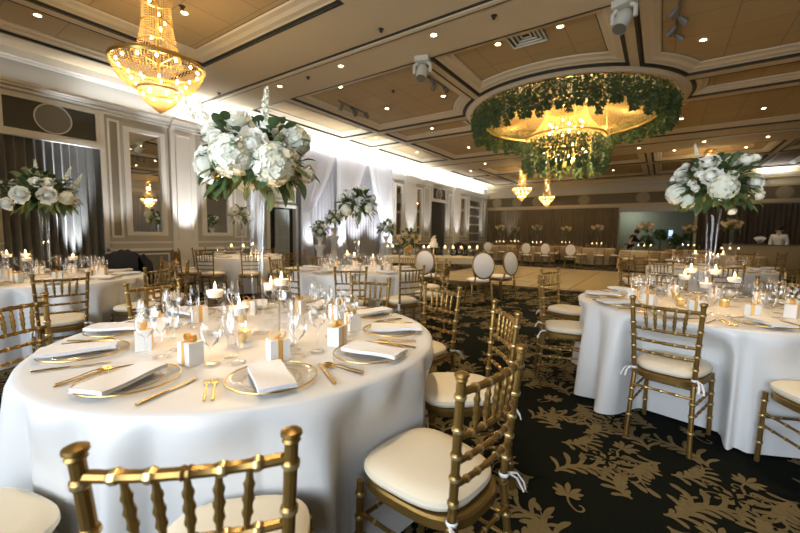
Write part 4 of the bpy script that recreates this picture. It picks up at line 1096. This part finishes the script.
# ================================================================== TABLES, CHAIRS AND SETTINGS
TL, TB, TM, TC, TRT = (-1.74, 1.2), (-5.7, 1.24), (-3.75, 4.3), (-7.9, 5.07), (.32, 3.85)
GN = 'gold chairs around the nearest table'
seat_chair(-.85, .49, 45, 'gold chiavari chair in the foreground seen from behind at bottom left', GN)
seat_chair(-.63, 1.13, 81.6, 'large gold chiavari chair with ivory seat right of the nearest table', GN)
seat_chair(-.85, 1.82, 128.6, 'gold chiavari chair just behind the large one, back edge on', GN)
seat_chair(-1.42, 2.30, 164, 'gold chiavari chair on the aisle, third along the nearest table edge', GN)
around(TL, 104, 1.16, 'gold chiavari chair facing the camera behind the clear glasses', GN)
around(TL, 176, 1.18, 'gold chiavari chair facing the camera across the napkins at left', GN, turn=4)
around(TL, 212, 1.13, 'gold chiavari chair cut by the left photo edge', GN)
around(TL, 283, 1.16, 'gold chiavari chair with only its ivory seat showing at bottom left', GN)
GB = 'gold chairs around the table by the grey curtain'
around(TB, -9, 1.2, 'gold chiavari chair at left backing the nearest table, empty seat below its rails', GB)
around(TB, 27, 1.15, 'gold chiavari chair at the right end of the curtain side table', GB)
around(TB, 62, 1.15, 'gold chiavari chair side on beyond the curtain side table', GB, True)
around(TB, 98, 1.15, 'gold chiavari chair under the first wall mirror', GB, True)
jk = around(TB, 130, 1.15, 'gold chiavari chair wearing a black jacket before the grey curtain', GB, True)
around(TB, 171, 1.15, 'gold chiavari chair directly before the grey curtain', GB, True)
GM = 'gold chairs around the table before the sheers'
for a, l in ((-86, 'gold chiavari chair left of the two backing the sheer side table'), (-52, 'gold chiavari chair in front of the sheer side table, seen from behind'), (-20, 'gold chiavari chair at the aisle corner of the sheer side table'), (16, 'gold chiavari chair by the aisle in front of an oval back'),
             (52, 'gold chiavari chair on the far aisle side of the sheer side table'), (90, 'gold chiavari chair across the sheer side table from the camera'), (126, 'gold chiavari chair between sheer side table and white flower pedestals'), (162, 'gold chiavari chair facing right at the sheer side table'), (200, 'gold chiavari chair at the left end of the sheer side table')):
    around(TM, a, 1.14, l, GM)
GC = 'gold chairs around the table by the wall mirrors'
for i, a in enumerate((-62, -26, 10, 46, 120, 156, 192, 228, 264)):
    around(TC, a, 1.14, 'x', GC, True)
ordinals([o for o in chairs if o['label'] == 'x'], 'gold chiavari chair', 'around the table under the wall mirrors')
GR = 'gold chairs around the right hand table'
seat_chair(.10, 3.0, -14, 'gold chiavari chair in front of the right hand table, seen from behind', GR)
seat_chair(-.68, 3.68, -72, 'gold chiavari chair side on at the left of the right hand table', GR)
seat_chair(-.84, 4.58, -108, 'gold chiavari chair behind the side on one, facing right', GR)
around(TRT, 100, 1.16, 'gold chiavari chair across the right hand table behind its candles', GR)
around(TRT, 62, 1.16, 'gold chiavari chair behind the boxes on the right hand table', GR)
around(TRT, -66, 1.12, 'gold chiavari chair half cut by the right photo edge, ivory seat showing', GR)

def atY(u, Y):
    d = ray(u, 237.0); return d.x * Y / d.y, Y
TD = (.70, 8.6)        # table behind the right-hand one
GD = 'gold chairs around the table behind the right hand one'
for a in (176, 205, 240, 275, 308, 60, 100, 140): around(TD, a, 1.14, 'x', GD, True)
c_ = atZ(790, 4.9); seat_chair(c_[0], c_[1], 25, 'x', GD, True)
ordinals([o for o in chairs if o['label'] == 'x'], 'gold chiavari chair', 'in the row behind the right hand table')
FAR = [atY(500, 20.2), atY(515, 23.0), atY(537, 20.3), atY(566, 22.9), atY(597, 20.4), atY(645, 18.0), atY(689, 21.2), atY(731, 15.6)]
for i, t_ in enumerate(FAR):
    base = math.degrees(atan2(-t_[1], -t_[0]))
    for k in (-35, 5, 45):
        a = R(base + k + (i * 7) % 13); cx_, cy_ = t_[0] + 1.12 * cos(a), t_[1] + 1.12 * sin(a)
        if all(hypot(cx_ - o_[0], cy_ - o_[1]) > 1.3 for o_ in FAR if o_ is not t_) and all(hypot(cx_ - o_.location.x, cy_ - o_.location.y) > .62 for o_ in chairs): around(t_, base + k + (i * 7) % 13, 1.12, 'x', 'gold chairs at the far tables', True)
ordinals([o for o in chairs if o['label'] == 'x'], 'distant gold chiavari chair', 'among the far candlelit tables')
# oval-backed chairs
p = atZ(480, 6.95); oval(p[0], p[1], 40, 'white oval backed chair nearest the camera, seen from behind')
p = atZ(502, 7.6); oval(p[0], p[1], 66, 'white oval backed chair turned left at the dance floor edge')
p = atZ(429, 7.6); oval(p[0], p[1], 12, 'white oval backed chair half hidden behind a gold chair')
for u, Y, l in ((489, 17.6, 'far white oval backed chair leftmost beyond the dance floor'), (527, 17.0, 'far white oval backed chair second in the row beyond the dance floor'), (546, 17.0, 'far white oval backed chair third in the row beyond the dance floor'), (571, 16.6, 'far white oval backed chair with bright legs, rightmost beyond the dance floor')):
    p = atY(u, Y); oval(p[0], p[1], 12, l)

# jacket over a chair back
t = thing('black_jacket', 'black jacket hung over the chair back before the grey curtain', 'jacket', jk.location, jk.rotation_euler.z)
q = MB(); P = []
for i in range(13):
    s = (i / 12 - .5) * 2; row = []
    for (y, z, w) in ((-.33, .50, .27), (-.35, .70, .28), (-.34, .88, .27), (-.30, .985, .24), (-.245, 1.02, .21), (-.19, .985, .23), (-.165, .85, .25), (-.16, .62, .25)):
        row.append((s * w, y + .035 * s * s, z - .07 * s * s - .012 * cos(i * 2.1)))
    P.append(row)
q.grid(P); b = q.build('jacket_body', BLACK, t, 60)
for s in (-1, 1):
    q = MB(); q.tube([(s * .22, -.25, .93), (s * .29, -.30, .80), (s * .30, -.33, .60), (s * .29, -.33, .45)], [.055, .065, .058, .05], 10); q.build('sleeve', BLACK, t)

N1 = 'on the nearest round table'
cloths = [round_cloth('tablecloth', TL, .925, 'floor length white satin cloth on the nearest round table', seed=1),
          round_cloth('tablecloth', TB, .925, 'white cloth on the round table by the grey curtain', seed=2),
          round_cloth('tablecloth', TM, .925, 'white cloth on the round table before the white sheers', seed=3),
          round_cloth('tablecloth', TC, .925, 'white cloth on the round table under the wall mirrors', seed=4, near=False),
          round_cloth('tablecloth', TRT, .925, 'floor length white cloth on the right hand round table', seed=5),
          round_cloth('tablecloth', TD, .925, 'white cloth on the table behind the right hand one', seed=6, near=False)]
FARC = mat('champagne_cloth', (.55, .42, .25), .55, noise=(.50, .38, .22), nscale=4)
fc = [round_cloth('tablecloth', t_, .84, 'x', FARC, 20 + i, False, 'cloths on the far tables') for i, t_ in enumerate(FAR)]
ordinals(fc, 'champagne tablecloth', 'among the far round tables')

SETS = {}
def settle(key, o): SETS.setdefault(key, []).append(o); return o
def pos(T, a, r_, t=0, z=.762):
    a = R(a); return (T[0] + r_ * cos(a) - t * sin(a), T[1] + r_ * sin(a) + t * cos(a), z)
def dress(T, key, where, angs, full=True, cut=True, boxes=True, seed=0):
    rnd = random.Random(seed)
    for a in angs:
        rz = R(a + 90); j = lambda s=.01: rnd.uniform(-s, s)
        settle((key, 'gold rimmed charger plate', where), charger(pos(T, a, .715), rz, 'charger plates ' + where))
        settle((key, 'folded white napkin', where), napkin(pos(T, a, .735, j(), .781), rz + j(.12), 'folded napkins ' + where))
        if cut:
            for tt in (-.188, -.213): settle((key, 'gold fork', where), fork(pos(T, a, .725 + j(), tt), rz + j(.05), 'gold cutlery ' + where))
            settle((key, 'gold dinner knife', where), knife(pos(T, a, .73 + j(.006), .192), rz + j(.06), 'gold cutlery ' + where))
        settle((key, 'water goblet', where), goblet(pos(T, a, .485 + j(.006), .135 + j(.006)), 0, 'glasses ' + where))
        settle((key, 'tall wine glass', where), wine(pos(T, a, .44 + j(.006), .222 + j(.006)), 0, 'glasses ' + where))
        if full: settle((key, 'slim champagne flute', where), flute(pos(T, a, .385 + j(), .135 + j()), 0, 'glasses ' + where))
        if boxes: settle((key, 'gold bowed favor box', where), fbox(pos(T, a, .495 + j(.006), .045), rz + j(.5), 'white favor boxes with gold bows ' + where))
dress(TL, 'L', N1, [-31, -71, -113, 5, 39, 74, 110, 146, 181, 216], seed=1)
dress(TRT, 'R', 'on the right hand round table', [-107 + 36 * k for k in range(10)], seed=2)
dress(TM, 'M', 'on the table before the sheers', [-86 + 36 * k for k in range(10)], True, False, True, seed=3)
dress(TB, 'B', 'on the table by the grey curtain', [-9 + 36 * k for k in range(10)], True, False, True, seed=4)
dress(TC, 'C', 'on the table under the wall mirrors', [-62 + 36 * k for k in range(10)], False, False, False, seed=5)
dress(TD, 'D', 'on the table behind the right hand one', [-88 + 36 * k for k in range(10)], False, False, False, seed=6)
for (k, what, where), obs_ in SETS.items(): ordinals(obs_, what, where)
# far tables: candles and clustered glasses
fg, fv = [], []
for i, t_ in enumerate(FAR):
    d = Vector((-t_[0], -t_[1])).normalized(); s_ = Vector((-d.y, d.x))
    for k in (-1, 0, 1):
        c = Vector(t_) + s_ * (.2 * k) + d * .12; v = fl_mid((c.x, c.y, .762), 0, 'floating candles on the far tables'); fv.append(v)
    for k in range(6):
        c = Vector(t_) + s_ * (-.62 + .25 * k) + d * (.5 - abs(k - 2.5) * .08); g = (goblet if k % 2 else wine)((c.x, c.y, .762), 0, 'glasses on the far tables'); fg.append(g)
ordinals(fg, 'stemmed glass', 'on the far candlelit tables'); ordinals(fv, 'floating candle in glass', 'on the far candlelit tables')

# centrepieces
cand = []
def cluster(T, items, where, light_p=1.2):
    light_p *= 1.3 if light_p > 1 else 2.4
    obs_ = [fn((T[0] + x, T[1] + y, .762), 0, 'candles ' + where) for fn, x, y in items]
    ordinals(obs_, 'floating candle', where)
    for fn, x, y in items[:2]: light('POINT', 'candle_glow', (T[0] + x, T[1] + y, 1.16), light_p, (1, .6, .25), .02)
cluster(TL, [(fl_mid, -.16, -.14), (fl_lo, .15, -.20), (fl_mid, -.17, .21), (fl_hi, -.02, .17)], 'in the middle of the nearest table')
cluster(TRT, [(fl_mid, -.15, .0), (fl_lo, -.02, -.14), (fl_mid, .16, .02), (fl_hi, -.1, .22), (fl_hi, .06, .2)], 'in the middle of the right hand table', .8)
cluster(TB, [(fl_mid, .02, -.02 - .15), (fl_mid, .12, .2), (fl_hi, -.1, -.3), (fl_hi, -.12, -.15)], 'in the middle of the curtain side table', .8)
cluster(TM, [(fl_mid, -.2, .0), (fl_mid, .12, -.2), (fl_lo, .18, .16)], 'in the middle of the sheer side table', .8)
cluster(TC, [(fl_mid, -.1, -.2), (fl_mid, .2, -.1), (fl_hi, .12, .2)], 'in the middle of the mirror side table', .8)
cluster(TD, [(fl_hi, -.2, -.1), (fl_mid, .1, -.2), (fl_hi, .2, .1)], 'on the table behind the right hand one', .6)
vo = []
for (u, v) in ((245, 341), (242, 322)):
    p = onz(u, v, .762); vo.append(votive((p.x, p.y, .762), 0, 'gold votive candles on the nearest table'))
ordinals(vo, 'small gold mercury glass votive', 'on the nearest round table')
vo = []
for (u, v) in ((676, 300), (724, 307), (680, 306)):
    p = onz(u, v, .762); vo.append(votive((p.x, p.y, .762), 0, 'gold votive candles on the right hand table'))
ordinals(vo, 'small gold mercury glass votive', 'on the right hand round table')
t = thing('cylinder_vase', 'tall clear glass cylinder with a silver cap beside the near flower vase', 'vase', (-1.43, 1.14, .762))
q = MB(); q.lathe([(.001, .006), (.036, 0), (.04, .006), (.038, .235), (.036, .235), (.037, .01), (.001, .012)], 28); q.build('glass_cylinder', GLASS, t, 50)
q = MB(); q.lathe([(.001, .26), (.022, .26), (.025, .255), (.025, .228), (.037, .226), (.037, .222)], 24); q.build('silver_cap', SILVER, t, 40)
# vases and flowers; the blooms are placed as the photograph shows them
def vase_with(T, label, vlabel, blooms, seed, z=1.70, r_=.29, dxy=(0, 0), **kw):
    trumpet((T[0] + dxy[0], T[1] + dxy[1], .762), 0, 'tall trumpet vases')['label'] = vlabel
    return arrangement(label, (T[0] + dxy[0], T[1] + dxy[1], z), r_, blooms, seed, **kw)
vase_with(TL, 'large arrangement of white hydrangeas and roses rising from the nearest table', 'tall clear trumpet vase holding flowers on the nearest table',
    [(-.30, .62, .35, 'r2', 1.15), (.22, .52, .35, 'r1', 1.2), (-.72, .42, .2, 'r1', .95), (-.36, -.08, .75, 'h0', 1.05), (-.80, -.16, .3, 'r2', 1.2), (.28, -.18, .75, 'h1', 1.1), (-.05, .10, .8, 'r2', 1.35), (.95, -.22, .2, 'r0', .9), (.75, .42, .1, 'h0', .85), (.16, .60, .3, 's0', .8), (-.92, .55, .1, 's1', .75), (-.75, .6, -.1, 's0', .65), (.5, .55, .2, 'r0', .85), (-.6, .62, .2, 'r0', .7), (.62, .05, .45, 'r1', .8), (-.62, .22, .55, 'r0', .8)], 11, leaves=330, leaf=.085, r_=.275, ext_s=.8, z=1.66, stems=0, reach=.90)
vase_with(TRT, 'full round arrangement of white roses and hydrangeas on the right hand table', 'tall clear trumpet vase holding flowers on the right hand table',
    [(-.20, .58, .45, 'r2', 1.25), (-.12, .18, .75, 'r1', 1.1), (.16, -.15, .85, 'h0', 1.0), (-.88, -.22, .35, 'h1', .85), (-.80, .42, .25, 'r2', .95), (.82, -.02, .35, 'r1', 1.05), (.60, .60, .2, 'r2', 1.05), (.35, .18, .7, 'r0', .62), (-.50, .02, .7, 'r0', .55), (-.42, -.12, .75, 'r0', .5), (-.38, .28, .6, 'r0', .5), (.92, -.32, .2, 'r0', .7), (-1.0, .25, 0, 'r0', .6), (.80, .70, 0, 'r0', .6), (-.45, .85, 0, 's0', .5), (-.72, .62, 0, 'r0', .7), (-.6, -.45, .4, 'h0', .6), (.4, -.75, .2, 'r0', .55)], 12, leaves=420, leaf=.08, r_=.275, extra=9, stems=0, reach=.95, ext_s=.6)
vase_with(TB, 'spreading flower arrangement with white roses before the grey curtain', 'tall glass vase on the table by the grey curtain',
    [(.12, -.10, .95, 'r2', 1.35), (-.50, -.12, .85, 'r2', 1.3), (-.82, -.42, .6, 'r1', 1.1), (-1.1, -.1, .4, 'r1', 1.2), (.12, .28, .8, 'r1', 1.0), (.55, -.15, .7, 'h0', .8), (-.15, .30, .7, 'r1', .9), (.70, .22, .4, 'r0', .8), (-.1, .5, .1, 's0', .9), (.55, .4, .1, 's0', .9), (.8, .3, 0, 's0', .8), (-.9, .2, 0, 's0', .7), (.8, -.25, .3, 'r0', .5)], 13, leaves=330, leaf=.085, r_=.34, extra=7, ext_s=.65, flat=.7)
vase_with(TM, 'round white flower arrangement before the white sheer backdrop', 'tall glass vase on the table before the sheers',
    [(-.3, .4, .6, 'r1', 1.1), (.1, .1, .8, 'r1', 1.0), (.55, -.2, .6, 'h0', .8), (-.5, -.3, .6, 'h1', .85), (.3, .65, .3, 'r2', 1.0), (-.75, .2, .3, 'r0', 1.0), (.75, .3, .3, 'r1', .9), (.0, -.25, .85, 'r0', .8)], 14, leaves=190, leaf=.10, r_=.32, extra=8, z=1.73, ext_s=.6)
vase_with(TC, 'flower arrangement in front of the second wall mirror', 'tall glass vase on the table under the wall mirrors',
    [(-.3, -.3, .7, 'r1', 1.2), (.3, .2, .7, 'r2', 1.2), (-.5, .3, .5, 'h1', 1.1), (.6, -.2, .5, 'r0', 1.1)], 15, leaves=130, leaf=.10, r_=.29, extra=6)
for i, (t_, l) in enumerate(zip(FAR[:8], ('leftmost', 'second', 'third', 'fourth', 'fifth', 'sixth', 'seventh', 'eighth'))):
    vase_with(t_, 'cream flower arrangement, %s among the far candlelit tables' % l if i else 'cream flower arrangement leftmost among the far candlelit tables', 'tall glass vase, %s from the left among the far tables' % l,
        [(-.5, .1, .5, 'r1', 1.4), (.5, .0, .5, 'r2', 1.4), (0, .4, .4, 'r1', 1.5), (.75, .3, .1, 'r0', 1.2), (-.8, .3, .1, 'r0', 1.2)], 40 + i, leaves=80, leaf=.11, r_=.30, extra=3, cream=True, group='cream arrangements at the far tables', z=1.70, flat=.7)
# pedestals with bouquets before the sheers
def pedestal(u, Z, zt, label, vl, hh, r_):
    x, y = atZ(u, Z)
    t = thing('flower_pedestal', vl, 'pedestal', (x, y, 0)); q = MB(); q.lathe([(.16, 0), (.16, .04), (.09, .07), (.075, .4), (.075, zt - .15), (.13, zt - .06), (.14, zt), (.001, zt)], 24); q.build('column', TRIM, t)
    q = MB(); q.lathe([(.05, zt), (.05, zt + .02), (.035, zt + .05), (.07, zt + .14), (.10, zt + .2), (.001, zt + .19)], 20); q.build('urn', TRIM, t)
    arrangement(label, (x, y, hh), r_, [(-.4, .1, .6, 'r1', 1.0), (.4, .2, .6, 'r0', 1.1), (0, -.3, .7, 'h0', .7), (.1, .6, .2, 'r1', .9)], int(u), leaves=120, leaf=.11, extra=5, stems=0, ext_s=.6)
pedestal(320, 9.2, 1.02, 'smaller green and white bouquet on the shorter pedestal by the sheers', 'shorter white flower pedestal before the sheers', 1.42, .25)
pedestal(334, 9.9, 1.24, 'green and white bouquet on the taller pedestal by the sheers', 'taller white flower pedestal before the sheers', 1.70, .26)
pedestal(386, 11.2, 1.05, 'green bouquet on the pedestal left of the cake table', 'white flower pedestal left of the cake table', 1.52, .31)
# long cake table
d = ray(432, 237); vdir = Vector((d.x, d.y)).normalized(); cx_, cy_ = atZ(433, 9.35); rz = atan2(vdir.y, vdir.x) - pi / 2
t = thing('serving_table', 'long gold draped table with candles and cake by the dance floor', 'table', (cx_, cy_, 0), rz)
q = MB(); q.box(-1.2, 1.2, -.45, .45, .72, .76); q.build('tabletop', TANC, t, 0)
q = MB(); q.box(-1.22, 1.22, -.465, .465, .62, .764); q.build('table_runner', mat('gold_runner', (.62, .50, .30), .5), t, 0)
for sx in (-1.1, 1.1):
    for sy in (-.38, .38): q = MB(); q.box(sx - .035, sx + .035, sy - .035, sy + .035, 0, .72); q.build('leg', GOLD, t, 0)
def on_tab(x, y): return (cx_ + x * cos(rz) - y * sin(rz), cy_ + x * sin(rz) + y * cos(rz), .766)
cv = [fl_mid(on_tab((-1.12, -1.0, -.22, -.10, .30, .50, .70, .90, 1.08)[k], -.05 + .08 * (k % 2)), 0, 'candles along the cake table') for k in range(9)]
ordinals(cv, 'floating candle in glass', 'along the gold cake table')
cg = [(goblet, wine)[k % 2](on_tab(-1.05 + .13 * k, -.30 + .05 * (k % 3)), 0, 'glasses on the cake table') for k in range(17)]
ordinals(cg, 'stemmed glass', 'on the gold cake table')
t = thing('wedding_cake', 'two tier cream wedding cake on a gold stand', 'cake', on_tab(.02, .22)); t.scale = (.8, .8, .8)
q = MB(); q.lathe([(.13, 0), (.12, .02), (.03, .05), (.025, .24), (.19, .27), (.195, .285), (.001, .285)], 24); q.build('cake_stand', CUTL, t)
for z, r_, h in ((.285, .13, .14), (.425, .085, .13)):
    q = MB(); q.lathe([(r_, z), (r_, z + h - .012), (r_ - .012, z + h), (.001, z + h)], 24); q.build('cake_tier', WAX, t)
q = MB(); q.ball((0, 0, .58), .05, 10, 6); q.ball((.03, .02, .62), .035, 8, 5); q.build('flower_topper', PETALC, t)
p = on_tab(-.62, .1); t = thing('flower_bowl', 'low gold bowl under the yellow flowers on the cake table', 'bowl', p)
q = MB(); q.lathe([(.07, 0), (.06, .02), (.05, .08), (.13, .2), (.15, .24), (.001, .22)], 20); q.build('bowl', CUTL, t)
arrangement('low wide arrangement of yellow and cream roses on the cake table', (p[0], p[1], 1.19), .33, [(-.7, .1, .5, 'r1', 1.2), (-.2, .3, .6, 'r2', 1.2), (.3, .2, .6, 'r1', 1.2), (.8, .1, .4, 'r2', 1.1), (0, -.1, .7, 'r1', 1.0), (-.5, -.2, .6, 'r0', 1.0), (.55, -.2, .6, 'r0', 1.0)], 77, leaves=170, leaf=.10, extra=6, cream=True, stems=0, flat=.6, group='low flowers on the cake table')
# bar counters at the far right
t = thing('bar_counter', 'tan satin fronted bar counter at the far right', 'bar', (2.95, 18.6, 0), R(8))
q = MB(); q.box(-1.0, .95, -.3, .3, 0, 1.06); q.build('front_skirt', TANC, t, 0); q = MB(); q.box(-1.04, 1.0, -.34, .34, 1.06, 1.1); q.build('counter_top', mat('dark_counter', (.16, .12, .07), .3), t, 0)
t = thing('bar_counter', 'grey white bar counter at the right photo edge', 'bar', (4.05, 15.6, 0), R(0))
q = MB(); q.box(-.62, 1.3, -.4, .4, 0, 1.02); q.build('front_panel', mat('grey_counter', (.30, .31, .28), .6), t, 0); q = MB(); q.box(-.66, 1.34, -.44, .44, 1.02, 1.08); q.build('counter_top', mat('white_counter', (.5, .5, .46), .4), t, 0)
q = MB(); q.box(-.5, 1.2, -.42, -.4, .12, .9); q.build('inset_panel', mat('pale_counter_panel', (.36, .37, .34), .6), t, 0)
for k, (dx, l) in enumerate(((-.05, 'white napkin fan standing on the tan bar counter'), (.45, 'round white ice bucket on the tan bar counter'))):
    a = R(8); x, y = 2.95 + dx * cos(a), 18.6 + dx * sin(a)
    if k == 0:
        t = thing('napkin_fan', l, 'napkins', (x, y, 1.1)); q = MB()
        for i in range(7): f = (i - 3) * .22; q.obox((.13 * sin(f), 0, .14 * cos(f) + .03), Vector((cos(f), 0, -sin(f))), Vector((0, 1, 0)), Vector((sin(f), 0, cos(f))), .02, .03, .12)
        q.build('folded_cloth', NAPK, t, 0)
    else:
        t = thing('ice_bucket', l, 'bucket', (x, y, 1.1)); q = MB(); q.lathe([(.08, 0), (.12, .2), (.125, .21), (.115, .21), (.08, .02), (.001, .02)], 20); q.build('bucket', BOXW, t)
        for s in (-1, 1): q = MB(); q.tube([(s * .115, -.03, .15), (s * .15, 0, .15), (s * .115, .03, .15)], .008, 6); q.build('handle', SILVER, t)

# lounge plants behind the far opening
for i, (x, y, s) in enumerate(((-.75, 26.2, 1.5), (-.1, 26.7, 2.0), (.60, 26.2, 1.6), (1.3, 26.7, 1.9))):
    t = thing('potted_plant', '%s leafy potted plant in the lounge beyond the far opening' % ('leftmost', 'second', 'third', 'rightmost')[i], 'plant', (x, y, 0), group='lounge plants')
    q = MB(); q.lathe([(.001, 0), (.16, 0), (.22, .4), (.2, .42), (.001, .38)], 18); q.build('pot', DARK, t)
    q = MB(); q.tube([(0, 0, .35), (.03, 0, s * .6)], .03, 6); q.build('stem', LEAFD, t)
    f = foliage(t, .40, 240, 90 + i, .17, .5); f.location = (0, 0, s * .75)

# ================================================================== PEOPLE
def person(label, loc, rz, joints, shirt, trousers, extra_cloth=None, sleeves=True):
    """continuous skinned body; clothes are shells that follow it"""
    t = thing('person', label, 'person', loc, rz)
    def skin(name, verts, edges, m_, root, parent=t, sub=1):
        bm = bmesh.new(); L = bm.verts.layers.skin.verify(); vs_ = []
        for p, r_ in verts:
            v = bm.verts.new(p); v[L].radius = r_ if isinstance(r_, tuple) else (r_, r_); vs_.append(v)
        vs_[root][L].use_root = True
        for a, b in edges: bm.edges.new((vs_[a], vs_[b]))
        me = bpy.data.meshes.new(name); bm.to_mesh(me); bm.free(); me.materials.append(m_)
        o = bpy.data.objects.new(name, me); C.objects.link(o); o.parent = parent
        sk = o.modifiers.new('skin', 'SKIN'); sk.use_smooth_shade = True
        sb = o.modifiers.new('sub', 'SUBSURF'); sb.levels = sub; sb.render_levels = sub; return o
    J = joints
    V, Ed = [], []
    def add(p, r_, par=None):
        V.append((p, r_)); i = len(V) - 1
        if par is not None: Ed.append((par, i))
        return i
    pel = add(J['pelvis'], (.15, .11)); wa = add(J['waist'], (.135, .10), pel); chs = add(J['chest'], (.16, .115), wa); nb = add(J['neck'], (.06, .06), chs); hb = add(J['head'], (.075, .085), nb); hm = add(J['crown'], (.085, .095), hb); ht = add(J['top'], (.055, .06), hm)
    for s, k in ((-1, 'l'), (1, 'r')):
        hip = add(J['hip_' + k], (.09, .09), pel); kn = add(J['knee_' + k], (.065, .065), hip); an = add(J['ankle_' + k], (.042, .042), kn); to = add(J['toe_' + k], (.04, .03), an)
        sh = add(J['shoulder_' + k], (.062, .062), chs); el = add(J['elbow_' + k], (.045, .045), sh); wr_ = add(J['wrist_' + k], (.028, .03), el)
        w, e = Vector(J['wrist_' + k]), Vector(J['elbow_' + k]); dr_ = (w - e).normalized(); sd = dr_.cross(Vector((0, 1, .2))).normalized()
        pm = add(tuple(w + dr_ * .06), (.032, .018), wr_)
        for n_, (o_, l_) in enumerate(((-.028, .065), (-.010, .078), (.010, .074), (.028, .058))):
            b = add(tuple(w + dr_ * .095 + sd * o_), .0095, pm); m2 = add(tuple(w + dr_ * (.095 + l_ * .55) + sd * o_ + Vector((0, .006, 0))), .0085, b); add(tuple(w + dr_ * (.095 + l_) + sd * o_ + Vector((0, .018, -.004))), .007, m2)
        th = add(tuple(w + dr_ * .05 + sd * -.045), .010, pm); add(tuple(w + dr_ * .085 + sd * -.06), .0085, th)
    body = skin('body', V, Ed, SKIN, pel)
    sv = [(J['waist'], (.155, .12)), (J['chest'], (.18, .135)), (tuple(Vector(J['neck']) * .75 + Vector(J['chest']) * .25), (.075, .075)), (J['pelvis'], (.17, .13))]; se = [(0, 1), (1, 2), (0, 3)]
    for k in 'lr':
        n = len(sv); sv += [(J['shoulder_' + k], .08), (J['elbow_' + k], .06), (tuple(Vector(J['wrist_' + k]) * .92 + Vector(J['elbow_' + k]) * .08), .042)]; se += [(1, n), (n, n + 1), (n + 1, n + 2)]
    skin('shirt', sv, se, shirt, 0)
    tv = [(tuple(Vector(J['pelvis']) + Vector((0, 0, .03))), (.165, .125))]; te = []
    for k in 'lr':
        n = len(tv); tv += [(J['hip_' + k], .11), (J['knee_' + k], .085), (tuple(Vector(J['ankle_' + k]) + Vector((0, 0, .02))), .06)]; te += [(0, n), (n, n + 1), (n + 1, n + 2)]
    skin('trousers', tv, te, trousers, 0)
    hd, cr = Vector(J['head']), Vector(J['crown']); ctr = (hd + cr) / 2; up = (cr - hd).normalized(); f = Vector((0, 1, 0)); f = (f - up * f.dot(up)).normalized(); sd = f.cross(up)
    q = MB(); q.ball((0, 0, 0), .118, 14, 8, 1.05); M_ = Matrix.Translation(cr - f * .022 + up * .018)
    q.v = [tuple(M_ @ Vector(p)) for p in q.v]; q.build('hair', HAIR, t)
    for s in (-1, 1):
        q = MB(); q.ball(tuple(ctr + f * .088 + sd * s * .032 + up * .012), .011, 8, 5); q.build('eye', BLACK, t)
        q = MB(); q.ball(tuple(ctr + sd * s * .092 - up * .005), .022, 8, 5, 1.4); q.build('ear', SKIN, t)
    q = MB(); q.ball(tuple(ctr + f * .10 - up * .015), .016, 8, 5, 1.3); q.build('nose', SKIN, t)
    q = MB(); q.tube([ctr + f * .092 - up * .05 - sd * .022, ctr + f * .098 - up * .053, ctr + f * .092 - up * .05 + sd * .022], .005, 6); q.build('mouth', mat('lips', (.35, .14, .12), .5), t)
    for k in 'lr':
        q = MB(); a = Vector(J['ankle_' + k]); to = Vector(J['toe_' + k]); q.tube([(a.x, a.y - .06, .04), (a.x, a.y + .02, .05), (to.x, to.y, .035), (to.x, to.y + .04, .025)], [.045, .05, .045, .02], 10, flat=.75); q.build('shoe', BLACK, t)
    return t
STAND = dict(pelvis=(0, 0, .96), waist=(0, 0, 1.12), chest=(0, .0, 1.34), neck=(0, .01, 1.50), head=(0, .025, 1.57), crown=(0, .02, 1.67), top=(0, .015, 1.74),
    hip_l=(-.09, 0, .90), hip_r=(.09, 0, .90), knee_l=(-.10, .01, .50), knee_r=(.10, .01, .50), ankle_l=(-.10, -.02, .09), ankle_r=(.10, -.02, .09), toe_l=(-.11, .12, .04), toe_r=(.11, .12, .04),
    shoulder_l=(-.19, 0, 1.42), shoulder_r=(.19, 0, 1.42), elbow_l=(-.24, -.02, 1.14), elbow_r=(.24, -.02, 1.14), wrist_l=(-.22, .14, .96), wrist_r=(.22, .14, .96))
BEND = dict(STAND); BEND.update(chest=(0, .12, 1.30), neck=(0, .20, 1.43), head=(0, .25, 1.48), crown=(0, .29, 1.56), top=(0, .31, 1.62), shoulder_l=(-.19, .13, 1.36), shoulder_r=(.19, .13, 1.36), elbow_l=(-.23, .26, 1.15), elbow_r=(.23, .26, 1.15), wrist_l=(-.14, .45, 1.10), wrist_r=(.14, .45, 1.10))
BSUIT = mat('black_suit', (.010, .010, .011), .8); WSHIRT = mat('white_shirt', (.75, .75, .72), .8)
p = atY(630, 21.6); person('person in black leaning over the far table at the lounge opening', (p[0], p[1], 0), R(-70), BEND, BSUIT, BSUIT)
p = atY(779, 19.6); person('dark haired person in a white shirt behind the bar counters', (p[0], p[1], 0), R(150), STAND, WSHIRT, BSUIT)
# dark jacketed chair back near the far mirrors
p = atZ(459, 15.5); o = seat_chair(p[0], p[1], 30, 'gold chiavari chair under a black jacket near the far mirrors', None, True)
t2 = bpy.data.objects['black_jacket']; t2 = copy_tree(t2); t2.location = o.location; t2.rotation_euler = o.rotation_euler; t2['label'] = 'black jacket hung over a chair near the far mirrors'
def drop(o):
    for ch in list(kids(o)): drop(ch)
    bpy.data.objects.remove(o)
for o in DEAD: drop(o)
bpy.context.view_layer.update()
